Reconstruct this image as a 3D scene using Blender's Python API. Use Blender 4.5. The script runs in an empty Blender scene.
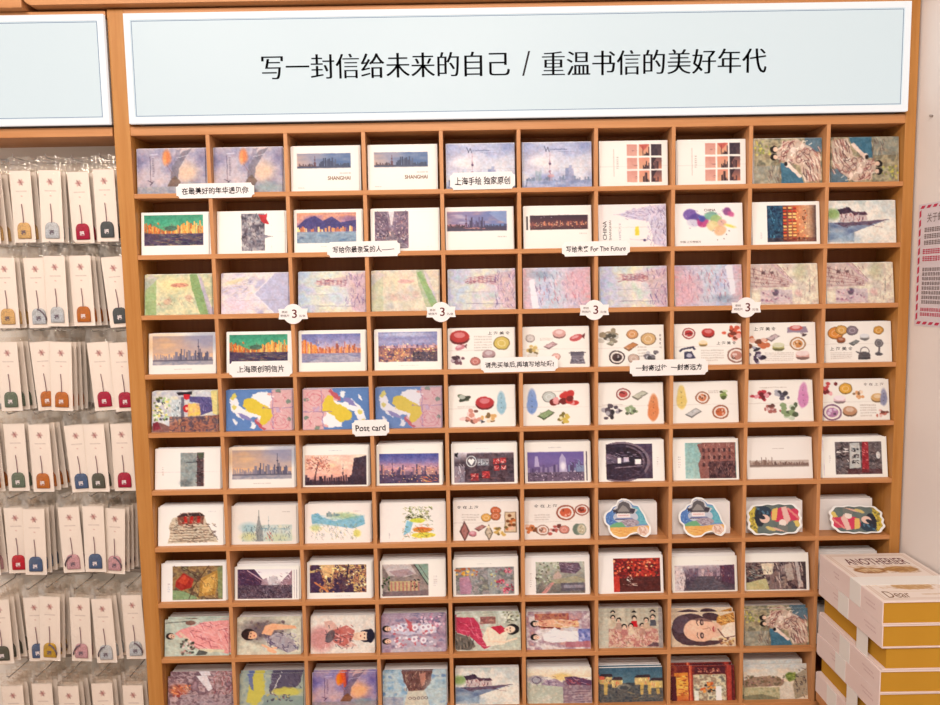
import bpy, bmesh, math, random
import numpy as np
from mathutils import Matrix, Vector

S = bpy.context.scene
COL = S.collection
R = math.radians

# ---------------------------------------------------------------- camera, light, exposure
CX, CY, CZ = -0.11492, -1.56439, 1.54818
YAW, PITCH, ROLL = 0.0026, 0.0925, -0.01698
cd = bpy.data.cameras.new('camera')
cam = bpy.data.objects.new('camera', cd)
COL.objects.link(cam)
cy, sy, cp, sp = math.cos(YAW), math.sin(YAW), math.cos(PITCH), math.sin(PITCH)
fw = Vector((sy * cp, cy * cp, -sp))
r0 = Vector((cy, -sy, 0))
u0 = r0.cross(fw)
rr = r0 * math.cos(ROLL) + u0 * math.sin(ROLL)
uu = -r0 * math.sin(ROLL) + u0 * math.cos(ROLL)
m = Matrix((rr, uu, -fw)).transposed().to_4x4()
m.translation = (CX, CY, CZ)
cam.matrix_world = m
cd.sensor_fit = 'HORIZONTAL'
cd.sensor_width = 36.0
cd.lens = 720.0 / 940.0 * 36.0
cd.clip_start = 0.02
S.camera = cam

S.view_settings.view_transform = 'Standard'
S.view_settings.look = 'None'
S.view_settings.gamma = 1.0
S.view_settings.use_curve_mapping = False
S.view_settings.exposure = -0.10

world = bpy.data.worlds.new('shop_ambience')
S.world = world
world.use_nodes = True
wb = world.node_tree.nodes['Background']
wb.inputs['Color'].default_value = (1.0, 0.875, 0.80, 1)
wb.inputs['Strength'].default_value = 0.73


def ceiling_lamp(name, loc, target, size, power, col, sy_=None):
    ld = bpy.data.lights.new(name, 'AREA')
    ld.shape = 'RECTANGLE'
    ld.size = size
    ld.size_y = sy_ or size
    ld.energy = power
    ld.color = col
    o = bpy.data.objects.new(name, ld)
    o.location = loc
    o.rotation_euler = (Vector(target) - Vector(loc)).to_track_quat('-Z', 'Y').to_euler()
    COL.objects.link(o)
    return o


ceiling_lamp('track_light', (0.10, -2.0, 2.85), (0.05, 0.0, 0.9), 0.6, 17, (1.0, 0.875, 0.81))
ceiling_lamp('track_light', (-1.25, -1.8, 2.85), (-1.1, 0.0, 1.0), 0.5, 30, (1.0, 0.87, 0.79))
ceiling_lamp('track_light', (-0.35, -2.3, 2.85), (0.85, -0.1, 0.8), 0.5, 33, (1.0, 0.86, 0.76))


# ---------------------------------------------------------------- colour and material helpers
def lin1(v):
    v = v / 255.0
    return v / 12.92 if v <= 0.04045 else ((v + 0.055) / 1.055) ** 2.4


def L(c):
    return tuple(lin1(v) for v in c)


WL = np.array(L((252, 238, 226)))


def alb(c, k=0.86):
    """surface colour of something seen as c under the shop's warm light"""
    a = np.array(L(c)) / WL * k
    return tuple(np.clip(a, 0.004, 0.9))


def mat(name, c, rough=0.5, spec=0.4, metal=0.0, emit=0.0, ecol=None):
    mm = bpy.data.materials.new(name)
    mm.use_nodes = True
    b = mm.node_tree.nodes['Principled BSDF']
    b.inputs['Base Color'].default_value = (*c, 1)
    b.inputs['Roughness'].default_value = rough
    b.inputs['Specular IOR Level'].default_value = spec
    b.inputs['Metallic'].default_value = metal
    if emit:
        b.inputs['Emission Color'].default_value = (*(ecol or c), 1)
        b.inputs['Emission Strength'].default_value = emit
    return mm


def wood(name, c1, c2, scale):
    mm = mat(name, c1, 0.45, 0.35)
    nt = mm.node_tree
    b = nt.nodes['Principled BSDF']
    tc = nt.nodes.new('ShaderNodeTexCoord')
    mp = nt.nodes.new('ShaderNodeMapping')
    mp.inputs['Scale'].default_value = scale
    nz = nt.nodes.new('ShaderNodeTexNoise')
    nz.inputs['Scale'].default_value = 6
    nz.inputs['Detail'].default_value = 6
    nz.inputs['Roughness'].default_value = 0.65
    rp = nt.nodes.new('ShaderNodeValToRGB')
    rp.color_ramp.elements[0].position = 0.3
    rp.color_ramp.elements[1].position = 0.72
    rp.color_ramp.elements[0].color = (*c2, 1)
    rp.color_ramp.elements[1].color = (*c1, 1)
    bp = nt.nodes.new('ShaderNodeBump')
    bp.inputs['Strength'].default_value = 0.05
    nt.links.new(tc.outputs['Object'], mp.inputs['Vector'])
    nt.links.new(mp.outputs['Vector'], nz.inputs['Vector'])
    nt.links.new(nz.outputs['Fac'], rp.inputs['Fac'])
    nt.links.new(rp.outputs['Color'], b.inputs['Base Color'])
    nt.links.new(nz.outputs['Fac'], bp.inputs['Height'])
    nt.links.new(bp.outputs['Normal'], b.inputs['Normal'])
    return mm


def plaster(name, c1, c2, sc=3.0):
    mm = mat(name, c1, 0.8, 0.2)
    nt = mm.node_tree
    b = nt.nodes['Principled BSDF']
    tc = nt.nodes.new('ShaderNodeTexCoord')
    nz = nt.nodes.new('ShaderNodeTexNoise')
    nz.inputs['Scale'].default_value = sc
    nz.inputs['Detail'].default_value = 5
    rp = nt.nodes.new('ShaderNodeValToRGB')
    rp.color_ramp.elements[0].position = 0.35
    rp.color_ramp.elements[1].position = 0.65
    rp.color_ramp.elements[0].color = (*c2, 1)
    rp.color_ramp.elements[1].color = (*c1, 1)
    nt.links.new(tc.outputs['Object'], nz.inputs['Vector'])
    nt.links.new(nz.outputs['Fac'], rp.inputs['Fac'])
    nt.links.new(rp.outputs['Color'], b.inputs['Base Color'])
    return mm


W1, W2 = alb((214, 147, 92)), alb((194, 124, 70))
M_WX = wood('wood_along', W1, W2, (0.6, 14, 14))
M_WZ = wood('wood_upright', alb((202, 137, 70)), alb((182, 114, 48)), (14, 14, 0.6))
M_WD = wood('wood_divider', alb((216, 150, 96)), alb((198, 130, 78)), (14, 14, 0.6))
M_WB = wood('wood_back_shaded', alb((178, 104, 48)), alb((160, 90, 38)), (14, 14, 0.6))  # darker than the other wood: cubbyhole shade put into the colour
M_WALL = plaster('painted_wall', alb((250, 232, 217)), alb((245, 226, 211)))
M_FLOOR = wood('floor_boards', alb((190, 150, 120)), alb((170, 130, 100)), (2, 14, 2))
M_CEIL = mat('ceiling_paint', (0.75, 0.73, 0.7), 0.8)
M_CREAM = plaster('cream_board', alb((246, 228, 208)), alb((240, 220, 200)))
M_METAL = mat('steel_wire', (0.45, 0.42, 0.40), 0.3, 0.5, 0.9)
M_INK = mat('black_ink', (0.018, 0.014, 0.02), 0.6, 0.2)
M_MAROON = mat('maroon_ink', (0.13, 0.022, 0.026), 0.6, 0.2)
M_GREY = mat('grey_ink', (0.20, 0.16, 0.16), 0.6, 0.2)
M_BROWN = mat('brown_ink', (0.22, 0.12, 0.06), 0.6, 0.2)
M_RED = mat('red_ink', alb((205, 60, 85)), 0.6, 0.2)
M_TAG = mat('tag_card', alb((252, 238, 226)), 0.5, 0.3)
M_PAPER = mat('white_paper', alb((246, 232, 220)), 0.6, 0.25)
M_NOTICE = mat('notice_paper', alb((232, 212, 208)), 0.6, 0.25)
M_SPINE = plaster('pink_cream_cover', alb((248, 220, 206)), alb((244, 214, 200)), 8)
M_MUST = plaster('mustard_card', alb((208, 148, 46)), alb((200, 140, 40)), 5)
M_GOLD = mat('gold_print', alb((190, 130, 50)), 0.4, 0.5, 0.3)
M_BAND = mat('paper_band', alb((248, 236, 222)), 0.5, 0.3)
M_LIT = mat('lit_acrylic', (0.22, 0.25, 0.26), 0.4, 0.2, 0, 0.66, L((228, 242, 246)))
M_RIM = mat('white_lit_edge', (0.3, 0.3, 0.3), 0.4, 0.3, 0, 0.74, L((240, 244, 246)))
M_BLUE = mat('navy_line', alb((110, 125, 150)), 0.6, 0.2)

M_PRINT = mat('printed_card', (1, 1, 1), 0.42, 0.3)
_n = M_PRINT.node_tree
_a = _n.nodes.new('ShaderNodeAttribute')
_a.attribute_name = 'print'
_n.links.new(_a.outputs['Color'], _n.nodes['Principled BSDF'].inputs['Base Color'])


def clear_plastic(blend=0.10, bump=0.5, rough=0.12):
    mm = bpy.data.materials.new('clear_plastic')
    mm.use_nodes = True
    nt = mm.node_tree
    nt.nodes.clear()
    out = nt.nodes.new('ShaderNodeOutputMaterial')
    mix = nt.nodes.new('ShaderNodeMixShader')
    tr = nt.nodes.new('ShaderNodeBsdfTransparent')
    tr.inputs['Color'].default_value = (0.995, 0.978, 0.956, 1)
    gl = nt.nodes.new('ShaderNodeBsdfGlossy')
    gl.inputs['Roughness'].default_value = rough
    gl.inputs['Color'].default_value = (1, 0.95, 0.88, 1)
    lw = nt.nodes.new('ShaderNodeLayerWeight')
    lw.inputs['Blend'].default_value = blend
    tc = nt.nodes.new('ShaderNodeTexCoord')
    nz = nt.nodes.new('ShaderNodeTexNoise')
    nz.inputs['Scale'].default_value = 38
    nz.inputs['Detail'].default_value = 3
    bp = nt.nodes.new('ShaderNodeBump')
    bp.inputs['Strength'].default_value = bump
    bp.inputs['Distance'].default_value = 0.010
    nt.links.new(tc.outputs['Object'], nz.inputs['Vector'])
    nt.links.new(nz.outputs['Fac'], bp.inputs['Height'])
    nt.links.new(bp.outputs['Normal'], gl.inputs['Normal'])
    nt.links.new(bp.outputs['Normal'], lw.inputs['Normal'])
    nt.links.new(lw.outputs['Facing'], mix.inputs['Fac'])
    nt.links.new(tr.outputs['BSDF'], mix.inputs[1])
    nt.links.new(gl.outputs['BSDF'], mix.inputs[2])
    nt.links.new(mix.outputs['Shader'], out.inputs['Surface'])
    return mm


M_CLEAR = clear_plastic()
M_CRINKLE = clear_plastic(0.42, 1.0, 0.08)


# ---------------------------------------------------------------- object helpers
def link(name, me, material, parent=None):
    o = bpy.data.objects.new(name, me)
    if material is not None and not me.materials:
        me.materials.append(material)
    COL.objects.link(o)
    if parent is not None:
        o.parent = parent
    return o


def tag(o, label, cat, group=None, kind=None):
    o['label'] = label
    o['category'] = cat
    if group:
        o['group'] = group
    if kind:
        o['kind'] = kind
    return o


def empty(name, loc=(0, 0, 0)):
    o = bpy.data.objects.new(name, None)
    o.empty_display_size = 0.05
    o.location = loc
    COL.objects.link(o)
    return o


def bx(bm, x0, x1, y0, y1, z0, z1, bev=0.0):
    vs = [bm.verts.new((x, y, z)) for x in (x0, x1) for y in (y0, y1) for z in (z0, z1)]
    fs = [(0, 1, 3, 2), (4, 6, 7, 5), (0, 4, 5, 1), (2, 3, 7, 6), (0, 2, 6, 4), (1, 5, 7, 3)]
    ff = [bm.faces.new([vs[i] for i in f]) for f in fs]
    if bev:
        es = list({e for f in ff for e in f.edges})
        bmesh.ops.bevel(bm, geom=es, offset=bev, segments=2, profile=0.5, affect='EDGES')


def bm_mesh(name, bm):
    bmesh.ops.recalc_face_normals(bm, faces=bm.faces)
    me = bpy.data.meshes.new(name)
    bm.to_mesh(me)
    bm.free()
    return me


def box(name, x0, x1, y0, y1, z0, z1, material, parent=None, bev=0.0):
    bm = bmesh.new()
    bx(bm, x0, x1, y0, y1, z0, z1, bev)
    return link(name, bm_mesh(name, bm), material, parent)


def struct(name, x0, x1, y0, y1, z0, z1, material, label=None):
    o = box(name, x0, x1, y0, y1, z0, z1, material)
    o['kind'] = 'structure'
    if label:
        o['label'] = label
    return o


def plate(name, pts, y0, y1, material, parent=None, bev=0.0):
    """outline pts (x, z) extruded from y0 (front) to y1"""
    bm = bmesh.new()
    a = [bm.verts.new((x, y0, z)) for x, z in pts]
    b = [bm.verts.new((x, y1, z)) for x, z in pts]
    f = bm.faces.new(a)
    bm.faces.new(b[::-1])
    n = len(pts)
    for i in range(n):
        bm.faces.new((a[i], b[i], b[(i + 1) % n], a[(i + 1) % n]))
    if bev:
        bmesh.ops.bevel(bm, geom=list(f.edges), offset=bev, segments=2, profile=0.5, affect='EDGES')
    return link(name, bm_mesh(name, bm), material, parent)


def tube_into(bm, pts, r, seg=6):
    rings = []
    for i, q in enumerate(pts):
        q = Vector(q)
        d = (Vector(pts[min(i + 1, len(pts) - 1)]) - Vector(pts[max(i - 1, 0)])).normalized()
        s = d.cross(Vector((0.31, 0.2, 0.93)))
        if s.length < 0.05:
            s = d.cross(Vector((1, 0, 0)))
        s.normalize()
        t = d.cross(s)
        rings.append([bm.verts.new(q + (s * math.cos(k * 2 * math.pi / seg) + t * math.sin(k * 2 * math.pi / seg)) * r) for k in range(seg)])
    for a, b in zip(rings, rings[1:]):
        for k in range(seg):
            bm.faces.new((a[k], a[(k + 1) % seg], b[(k + 1) % seg], b[k]))
    bm.faces.new(rings[0][::-1])
    bm.faces.new(rings[-1])


def tube(name, pts, r, material, parent=None, seg=6):
    bm = bmesh.new()
    tube_into(bm, pts, r, seg)
    o = link(name, bm_mesh(name, bm), material, parent)
    for p_ in o.data.polygons:
        p_.use_smooth = True
    return o


_tc = {}


def text_geo(s, offset=0.0, song=0.0):
    k = (s, offset, song)
    if k in _tc:
        return _tc[k]
    cu = bpy.data.curves.new('lettering', 'FONT')
    cu.body = s
    cu.size = 1.0
    cu.offset = offset
    cu.resolution_u = 4
    o = bpy.data.objects.new('lettering', cu)
    COL.objects.link(o)
    dg = bpy.context.evaluated_depsgraph_get()
    dg.update()
    me = bpy.data.meshes.new_from_object(o.evaluated_get(dg))
    n = len(me.vertices)
    co = np.empty(n * 3)
    me.vertices.foreach_get('co', co)
    co = co.reshape(-1, 3)[:, :2].copy()
    fs = [tuple(p_.vertices) for p_ in me.polygons]
    bpy.data.objects.remove(o)
    bpy.data.curves.remove(cu)
    bpy.data.meshes.remove(me)
    if song:
        # brush contrast of a printed Song face: widen upright strokes only
        cs, gs = [], []
        for i, dx in enumerate((-song, -song / 3, song / 3, song)):
            cs.append(co + np.array([dx, 0]))
            gs += [tuple(v + i * n for v in f) for f in fs]
        co, fs = np.concatenate(cs), gs
    _tc[k] = (co, fs)
    return _tc[k]


def text(name, s, material, parent, cx, cz, y, w=None, h=None, rot=0.0, offset=0.0, song=0.0, top=False, wave=0.0, side=False):
    """lettering fitted to width w and/or height h, centred at (cx, cz) on a face looking towards -Y"""
    co, fs = text_geo(s, offset, song)
    c = co.copy()
    lo, hi = c.min(0), c.max(0)
    c -= (lo + hi) / 2
    sx = w / (hi[0] - lo[0]) if w else None
    sz = h / (hi[1] - lo[1]) if h else None
    sx = sx or sz
    sz = sz or sx
    c *= np.array([sx, sz])
    if wave:
        c[:, 1] += wave * np.sin(c[:, 0] * 310) + wave * 0.6 * np.sin(c[:, 0] * 890 + 1)
    ca, sa = math.cos(rot), math.sin(rot)
    c = c @ np.array([[ca, sa], [-sa, ca]])
    if top:
        v = [(cx + a, cz + b, y) for a, b in c]
    elif side:
        v = [(y, cx - a, cz + b) for a, b in c]
    else:
        v = [(cx + a, y, cz + b) for a, b in c]
    me = bpy.data.meshes.new(name)
    me.from_pydata(v, [], fs)
    return link(name, me, material, parent)
# ---------------------------------------------------------------- printed pictures: colours laid on the card faces, in millimetres
class Cv:
    def __init__(s, w=150, h=100, c=(250, 240, 228), nx=108, ny=72, seed=1):
        s.w, s.h, s.nx, s.ny = w, h, nx, ny
        s.X, s.Y = np.meshgrid((np.arange(nx)) / (nx - 1) * w, (np.arange(ny)) / (ny - 1) * h)
        s.a = np.ones((ny, nx, 3)) * np.array(c, float)
        s.px = w / nx * 0.55
        s.rg = np.random.RandomState(seed)

    def _mix(s, m, c, a=1.0):
        m = np.clip(m, 0, 1)[..., None] * a
        s.a = s.a * (1 - m) + np.array(c, float) * m

    def box(s, x0, y0, x1, y1, k=None):
        k = k or s.px
        return np.clip(np.minimum(np.minimum(s.X - x0, x1 - s.X), np.minimum(s.Y - y0, y1 - s.Y)) / k + 0.5, 0, 1)

    def r(s, x0, y0, x1, y1, c, a=1.0):
        s._mix(s.box(x0, y0, x1, y1), c, a)

    def g(s, x0, y0, x1, y1, cs, a=1.0, hor=False):
        t = (s.X - x0) / (x1 - x0) if hor else (s.Y - y0) / (y1 - y0)
        t = np.clip(t, 0, 1) * (len(cs) - 1)
        c = np.stack([np.interp(t, range(len(cs)), [q[i] for q in cs]) for i in range(3)], -1)
        m = s.box(x0, y0, x1, y1)[..., None] * a
        s.a = s.a * (1 - m) + c * m

    def n(s, sc, oct=2, asp=1.0):
        out = np.zeros_like(s.X)
        am = 1.0
        tot = 0
        for o in range(oct):
            gx, gy = int(s.w / sc / asp) + 4, int(s.h / sc) + 4
            G = s.rg.rand(gy, gx)
            fx, fy = s.X / (sc * asp), s.Y / sc
            ix, iy = fx.astype(int), fy.astype(int)
            tx, ty = fx - ix, fy - iy
            tx, ty = tx * tx * (3 - 2 * tx), ty * ty * (3 - 2 * ty)
            v = (G[iy, ix] * (1 - tx) + G[iy, ix + 1] * tx) * (1 - ty) + (G[iy + 1, ix] * (1 - tx) + G[iy + 1, ix + 1] * tx) * ty
            out += v * am
            tot += am
            am *= 0.5
            sc *= 0.5
        return out / tot

    def wc(s, cs, sc=18, x0=0, y0=0, x1=999, y1=999, a=1.0, asp=1.0, con=1.6):
        """a wash that wanders between the colours cs"""
        t = np.clip((s.n(sc, 3, asp) - 0.5) * con + 0.5, 0, 1) * (len(cs) - 1)
        c = np.stack([np.interp(t, range(len(cs)), [q[i] for q in cs]) for i in range(3)], -1)
        m = s.box(x0, y0, min(x1, s.w + 2), min(y1, s.h + 2))[..., None] * a
        s.a = s.a * (1 - m) + c * m

    def e(s, cx, cy, rx, ry, c, rot=0, a=1.0, soft=0.0):
        ca, sa = math.cos(rot), math.sin(rot)
        dx, dy = s.X - cx, s.Y - cy
        u, v = (dx * ca + dy * sa) / rx, (-dx * sa + dy * ca) / ry
        d = (np.sqrt(u * u + v * v) - 1) * min(rx, ry)
        k = max(soft, s.px)
        s._mix(0.5 - d / k, c, a)

    def ring(s, cx, cy, rx, ry, w, c, a=1.0):
        d = (np.sqrt(((s.X - cx) / rx) ** 2 + ((s.Y - cy) / ry) ** 2) - 1) * min(rx, ry)
        s._mix(0.5 - (np.abs(d) - w / 2) / s.px, c, a)

    def l(s, pts, w, c, a=1.0):
        for (x0, y0), (x1, y1) in zip(pts, pts[1:]):
            dx, dy = x1 - x0, y1 - y0
            q = dx * dx + dy * dy + 1e-9
            t = np.clip(((s.X - x0) * dx + (s.Y - y0) * dy) / q, 0, 1)
            d = np.hypot(s.X - x0 - t * dx, s.Y - y0 - t * dy)
            s._mix(0.5 - (d - w / 2) / s.px, c, a)

    def p(s, pts, c, a=1.0):
        ins = np.zeros_like(s.X, bool)
        dm = np.full_like(s.X, 1e9)
        n = len(pts)
        for i in range(n):
            (x0, y0), (x1, y1) = pts[i], pts[(i + 1) % n]
            if y0 != y1:
                ins ^= ((y0 > s.Y) != (y1 > s.Y)) & (s.X < (x1 - x0) * (s.Y - y0) / (y1 - y0) + x0)
            dx, dy = x1 - x0, y1 - y0
            t = np.clip(((s.X - x0) * dx + (s.Y - y0) * dy) / (dx * dx + dy * dy + 1e-9), 0, 1)
            dm = np.minimum(dm, np.hypot(s.X - x0 - t * dx, s.Y - y0 - t * dy))
        s._mix(np.where(ins, 0.5 + dm / s.px, 0.5 - dm / s.px), c, a)

    def dots(s, x0, y0, x1, y1, n, cs, r0=0.8, r1=1.6, a=1.0):
        for i in range(n):
            s.e(s.rg.uniform(x0, x1), s.rg.uniform(y0, y1), s.rg.uniform(r0, r1), s.rg.uniform(r0, r1), cs[s.rg.randint(len(cs))], s.rg.rand() * 3, a)

    def st(s, x0, y0, x1, y1, n, ln, ang, cs, w=1.0, a=0.8, jit=0.4):
        """loose pen or brush strokes"""
        for i in range(n):
            x, y = s.rg.uniform(x0, x1), s.rg.uniform(y0, y1)
            t = ang + s.rg.uniform(-jit, jit)
            q = ln * s.rg.uniform(0.4, 1.0) / 2
            s.l([(max(x0, x - q * math.cos(t)), max(y0, y - q * math.sin(t))), (min(x1, x + q * math.cos(t)), min(y1, y + q * math.sin(t)))], w, cs[s.rg.randint(len(cs))], a)

    def sky(s, x0, x1, yb, h0, h1, n, cs, a=1.0):
        """a row of buildings standing on the line yb"""
        w = (x1 - x0) / n
        for i in range(n):
            x = x0 + i * w
            s.r(x, yb - s.rg.uniform(h0, h1), min(x + w * s.rg.uniform(0.7, 1.25), x1), yb, cs[s.rg.randint(len(cs))], a)

    def tower(s, x, yb, h, c, a=1.0, k=1.0):
        """a needle tower with two balls"""
        s.l([(x, yb), (x, yb - h)], 1.1 * k, c, a)
        s.l([(x - 3 * k, yb), (x, yb - h * 0.35)], 0.9 * k, c, a)
        s.l([(x + 3 * k, yb), (x, yb - h * 0.35)], 0.9 * k, c, a)
        s.e(x, yb - h * 0.33, 2.6 * k, 2.6 * k, c, a=a)
        s.e(x, yb - h * 0.66, 1.7 * k, 1.7 * k, c, a=a)

    def tx(s, x0, y0, x1, y1, n, c=(150, 130, 125), a=0.55):
        """rows of print too small to read"""
        hh = (y1 - y0) / n
        for i in range(n):
            x, yy = x0, y0 + (i + 0.5) * hh
            end = x1 - (s.rg.rand() * 0.3 * (x1 - x0) if i == n - 1 and n > 1 else 0)
            while x < end:
                q = s.rg.uniform(1.2, 3.2)
                s.r(x, yy - hh * 0.25, min(x + q, end), yy + hh * 0.25, c, a)
                x += q + 0.8

    def flap(s, y=60, c=(150, 125, 125), a=0.35):
        s.l([(0, y), (s.w, y - 0.6)], 0.7, c, a)

    org = 0.0
    gr = 0.0
    gm = 1.0

    def final(s):
        """hand-drawn edges and printed grain"""
        a = s.a
        if s.org:
            rg = s.rg
            dx = ((s.n(13, 3) - 0.5) * 9 + (s.n(5, 2) - 0.5) * 5) * s.org
            dy = ((s.n(13, 3) - 0.5) * 9 + (s.n(5, 2) - 0.5) * 5) * s.org
            e = np.minimum(np.minimum(s.X, s.w - s.X), np.minimum(s.Y, s.h - s.Y))
            k = np.clip(e / 8, 0, 1)
            fx = np.clip((s.X + dx * k) / s.w * (s.nx - 1), 0, s.nx - 1.001)
            fy = np.clip((s.Y + dy * k) / s.h * (s.ny - 1), 0, s.ny - 1.001)
            ix, iy = fx.astype(int), fy.astype(int)
            tx, ty = (fx - ix)[..., None], (fy - iy)[..., None]
            a = (a[iy, ix] * (1 - tx) + a[iy, ix + 1] * tx) * (1 - ty) + (a[iy + 1, ix] * (1 - tx) + a[iy + 1, ix + 1] * tx) * ty
        if s.gr:
            m = 1 - np.clip((a.min(2) - 205) / 25, 0, 1)
            g = ((s.n(3.2, 2) - 0.5) * 60 + (s.n(9, 2) - 0.5) * 44) * s.gr * m
            t = (s.n(6, 2) - 0.5) * 34 * s.gr * m
            a = a + g[..., None] + np.stack([t, -t * 0.2, -t * 0.7], -1)
        if s.gr > 0.3:
            m = (1 - np.clip((a.min(2) - 212) / 20, 0, 1))[..., None]
            mu = (a * m).sum((0, 1)) / (m.sum() + 1e-6)
            a = a * (1 - m) + (mu + 6 + (a - mu) * 1.32) * m
        a = 255 * (np.clip(a, 0, 255) / 255) ** s.gm
        lum = a.mean(2, keepdims=True)
        a = lum + (a - lum) * 0.86
        return np.clip(a * np.array((1.0, 0.985, 0.965)), 0, 255)

    def turn(s):
        s.a = s.a[::-1, ::-1].copy()

    def head(s, x, y, k, face, hair, rot=0.0):
        """a printed portrait head; rot 0 looks upright, the crown towards rot - 90 degrees"""
        ux, uy = math.sin(rot), -math.cos(rot)
        s.e(x + ux * k * 0.35, y + uy * k * 0.35, k * 1.02, k * 1.15, hair, rot)
        s.e(x - ux * k * 0.1, y - uy * k * 0.1, k * 0.72, k * 0.92, face, rot)
        if k > 4:
            vx, vy = -uy, ux
            for q in (-0.3, 0.3):
                s.e(x + vx * k * q, y + vy * k * q, k * 0.13, k * 0.08, (60, 40, 40), rot)
            s.e(x - ux * k * 0.55, y - uy * k * 0.55, k * 0.16, k * 0.08, (190, 60, 60), rot)


WH = (250, 240, 228)


def p_balloon(sat=0):
    c = Cv(seed=3)
    c.wc([(136, 124, 152), (158, 146, 168), (176, 160, 172), (196, 172, 172)], 24)
    c.e(108, 55, 26, 22, (226, 186, 156), a=0.8, soft=22)
    c.e(45, 60, 22, 28, (196, 176, 178), a=0.6, soft=24)
    c.p([(72, 66), (78, 40), (100, 8), (122, 0), (112, 14), (92, 44), (90, 68)], (122, 110, 124), 0.75)
    c.p([(80, 30), (88, 4), (98, 2), (92, 26)], (140, 128, 146), 0.7)
    c.e(66, 20, 9, 16, (222, 128, 74), a=0.9, soft=6)
    c.e(62, 22, 3, 13, (236, 160, 100), a=0.7, soft=3)
    c.l([(66, 36), (78, 56)], 1, (140, 100, 90), 0.7)
    c.p([(66, 84), (74, 66), (84, 60), (96, 74), (90, 84)], (124, 96, 84), 0.85)
    c.wc([(176, 160, 150), (150, 150, 158), (190, 176, 168)], 14, 0, 84, 150, 100, 0.7)
    c.e(120, 86, 26, 10, (144, 158, 156), a=0.6, soft=10)
    c.l([(29, 18), (30, 72)], 1.1, (78, 60, 84), 0.75)
    c.tx(34, 20, 38, 62, 12, (90, 72, 92), 0.6)
    c.l([(24, 70), (34, 76), (28, 80), (36, 72)], 1.2, (70, 54, 76), 0.8)
    c.l([(30, 13), (46, 12)], 1.4, (240, 232, 232), 0.8)
    c.l([(88, 21), (112, 16)], 1.2, (235, 228, 230), 0.6)
    if sat:
        c.a = np.clip((c.a - c.a.mean(2, keepdims=True)) * 2.0 + c.a.mean(2, keepdims=True) - 6, 20, 250)
        c.p([(66, 2), (80, 2), (82, 40), (76, 46)], (226, 90, 50), 0.8)
        c.p([(78, 0), (86, 0), (84, 36), (80, 42)], (120, 50, 90), 0.6)
        c.g(0, 84, 150, 100, [(160, 130, 140), (190, 150, 140)], 0.5)
    c.flap(56)
    return c


def p_panowhite():
    c = Cv(seed=5)
    c.g(14, 16, 132, 49, [(205, 165, 150), (150, 150, 175), (88, 122, 170), (70, 112, 165)], hor=True)
    c.wc([(70, 100, 150), (150, 150, 170), (215, 180, 160)], 12, 14, 16, 132, 40, 0.5, 2.5)
    c.r(14, 44, 132, 49, (70, 80, 110))
    c.sky(18, 56, 45, 2, 7, 14, [(70, 60, 80), (110, 80, 80)])
    c.sky(62, 100, 45, 6, 19, 12, [(60, 72, 105), (84, 96, 128), (50, 60, 92)])
    c.sky(98, 130, 45, 2, 7, 12, [(60, 72, 100)])
    c.tower(53, 45, 22, (110, 60, 70))
    c.tx(108, 58, 132, 63, 1, (150, 130, 120))
    c.tx(15, 90, 30, 93, 1)
    return c


def p_wtower():
    c = Cv(seed=7)
    c.wc([(140, 146, 186), (168, 170, 202), (192, 190, 208), (208, 200, 208)], 26, asp=1.6)
    c.e(40, 42, 40, 20, (222, 212, 214), a=0.85, soft=26)
    c.e(112, 56, 44, 18, (218, 210, 212), a=0.8, soft=24)
    c.e(20, 58, 28, 6, (186, 184, 204), a=0.6, soft=8)
    c.e(136, 10, 22, 12, (128, 142, 190), a=0.7, soft=14)
    c.sky(5, 145, 90, 5, 18, 36, [(128, 138, 164), (160, 162, 186), (116, 130, 154)], 0.85)
    c.sky(92, 112, 90, 28, 42, 3, [(160, 160, 190), (140, 144, 178)], 0.85)
    c.sky(26, 40, 90, 18, 30, 4, [(150, 164, 176)], 0.7)
    c.wc([(132, 142, 180), (160, 166, 198), (184, 186, 206)], 9, 0, 84, 150, 100, 0.8, 3)
    c.tower(58, 84, 62, (166, 128, 150), 0.9, 1.1)
    c.e(58, 47, 3.2, 3, (110, 84, 116))
    c.e(60, 74, 8, 3.5, (206, 150, 150), a=0.6)
    c.l([(46, 10), (50, 20), (53, 11), (57, 20)], 1.6, (84, 84, 112), 0.85)
    c.tx(58, 13, 98, 19, 1, (110, 112, 150), 0.7)
    c.tx(76, 20, 112, 22, 1, (120, 122, 158), 0.6)
    c.l([(5, 96), (8, 80)], 2, (96, 104, 130), 0.8)
    c.a[0:1] = (236, 230, 230)
    c.flap(57, a=0.2)
    return c


def p_nine():
    c = Cv(seed=9)
    P_, D_ = (226, 152, 134), (66, 44, 54)
    for i in range(3):
        for j in range(3):
            x, y = 61 + i * 27, 8 + j * 29
            c.g(x, y, x + 23, y + 25, [[P_, (232, 170, 150)], [(236, 150, 120), (230, 170, 130)], [(120, 82, 86), (214, 130, 96)]][i])
            if i == 1:
                c.sky(x + 8, x + 23, y + 25, 3, 22, 6, [D_, (84, 56, 60)])
            if i == 2:
                c.p([(x, y), (x + 12, y), (x + 4, y + 14), (x + 9, y + 25), (x, y + 25)], D_)
                c.sky(x, x + 16, y + 25, 3, 18, 5, [D_, (96, 64, 70)], 0.9)
                if j == 0:
                    c.r(x, y, x + 23, y + 25, (62, 50, 66), 0.75)
            if i == 0:
                c.st(x + 12, y + 12, x + 23, y + 18, 4, 8, 0, [(150, 90, 90)], 0.8, 0.6)
            if i == 1 and j == 0:
                c.p([(x, y), (x + 23, y), (x + 10, y + 14)], (206, 74, 66), 0.7)
    c.l([(32, 18), (32, 78)], 0.7, (170, 140, 130), 0.8)
    c.tx(38, 34, 43, 62, 6)
    c.flap(56)
    return c


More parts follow.
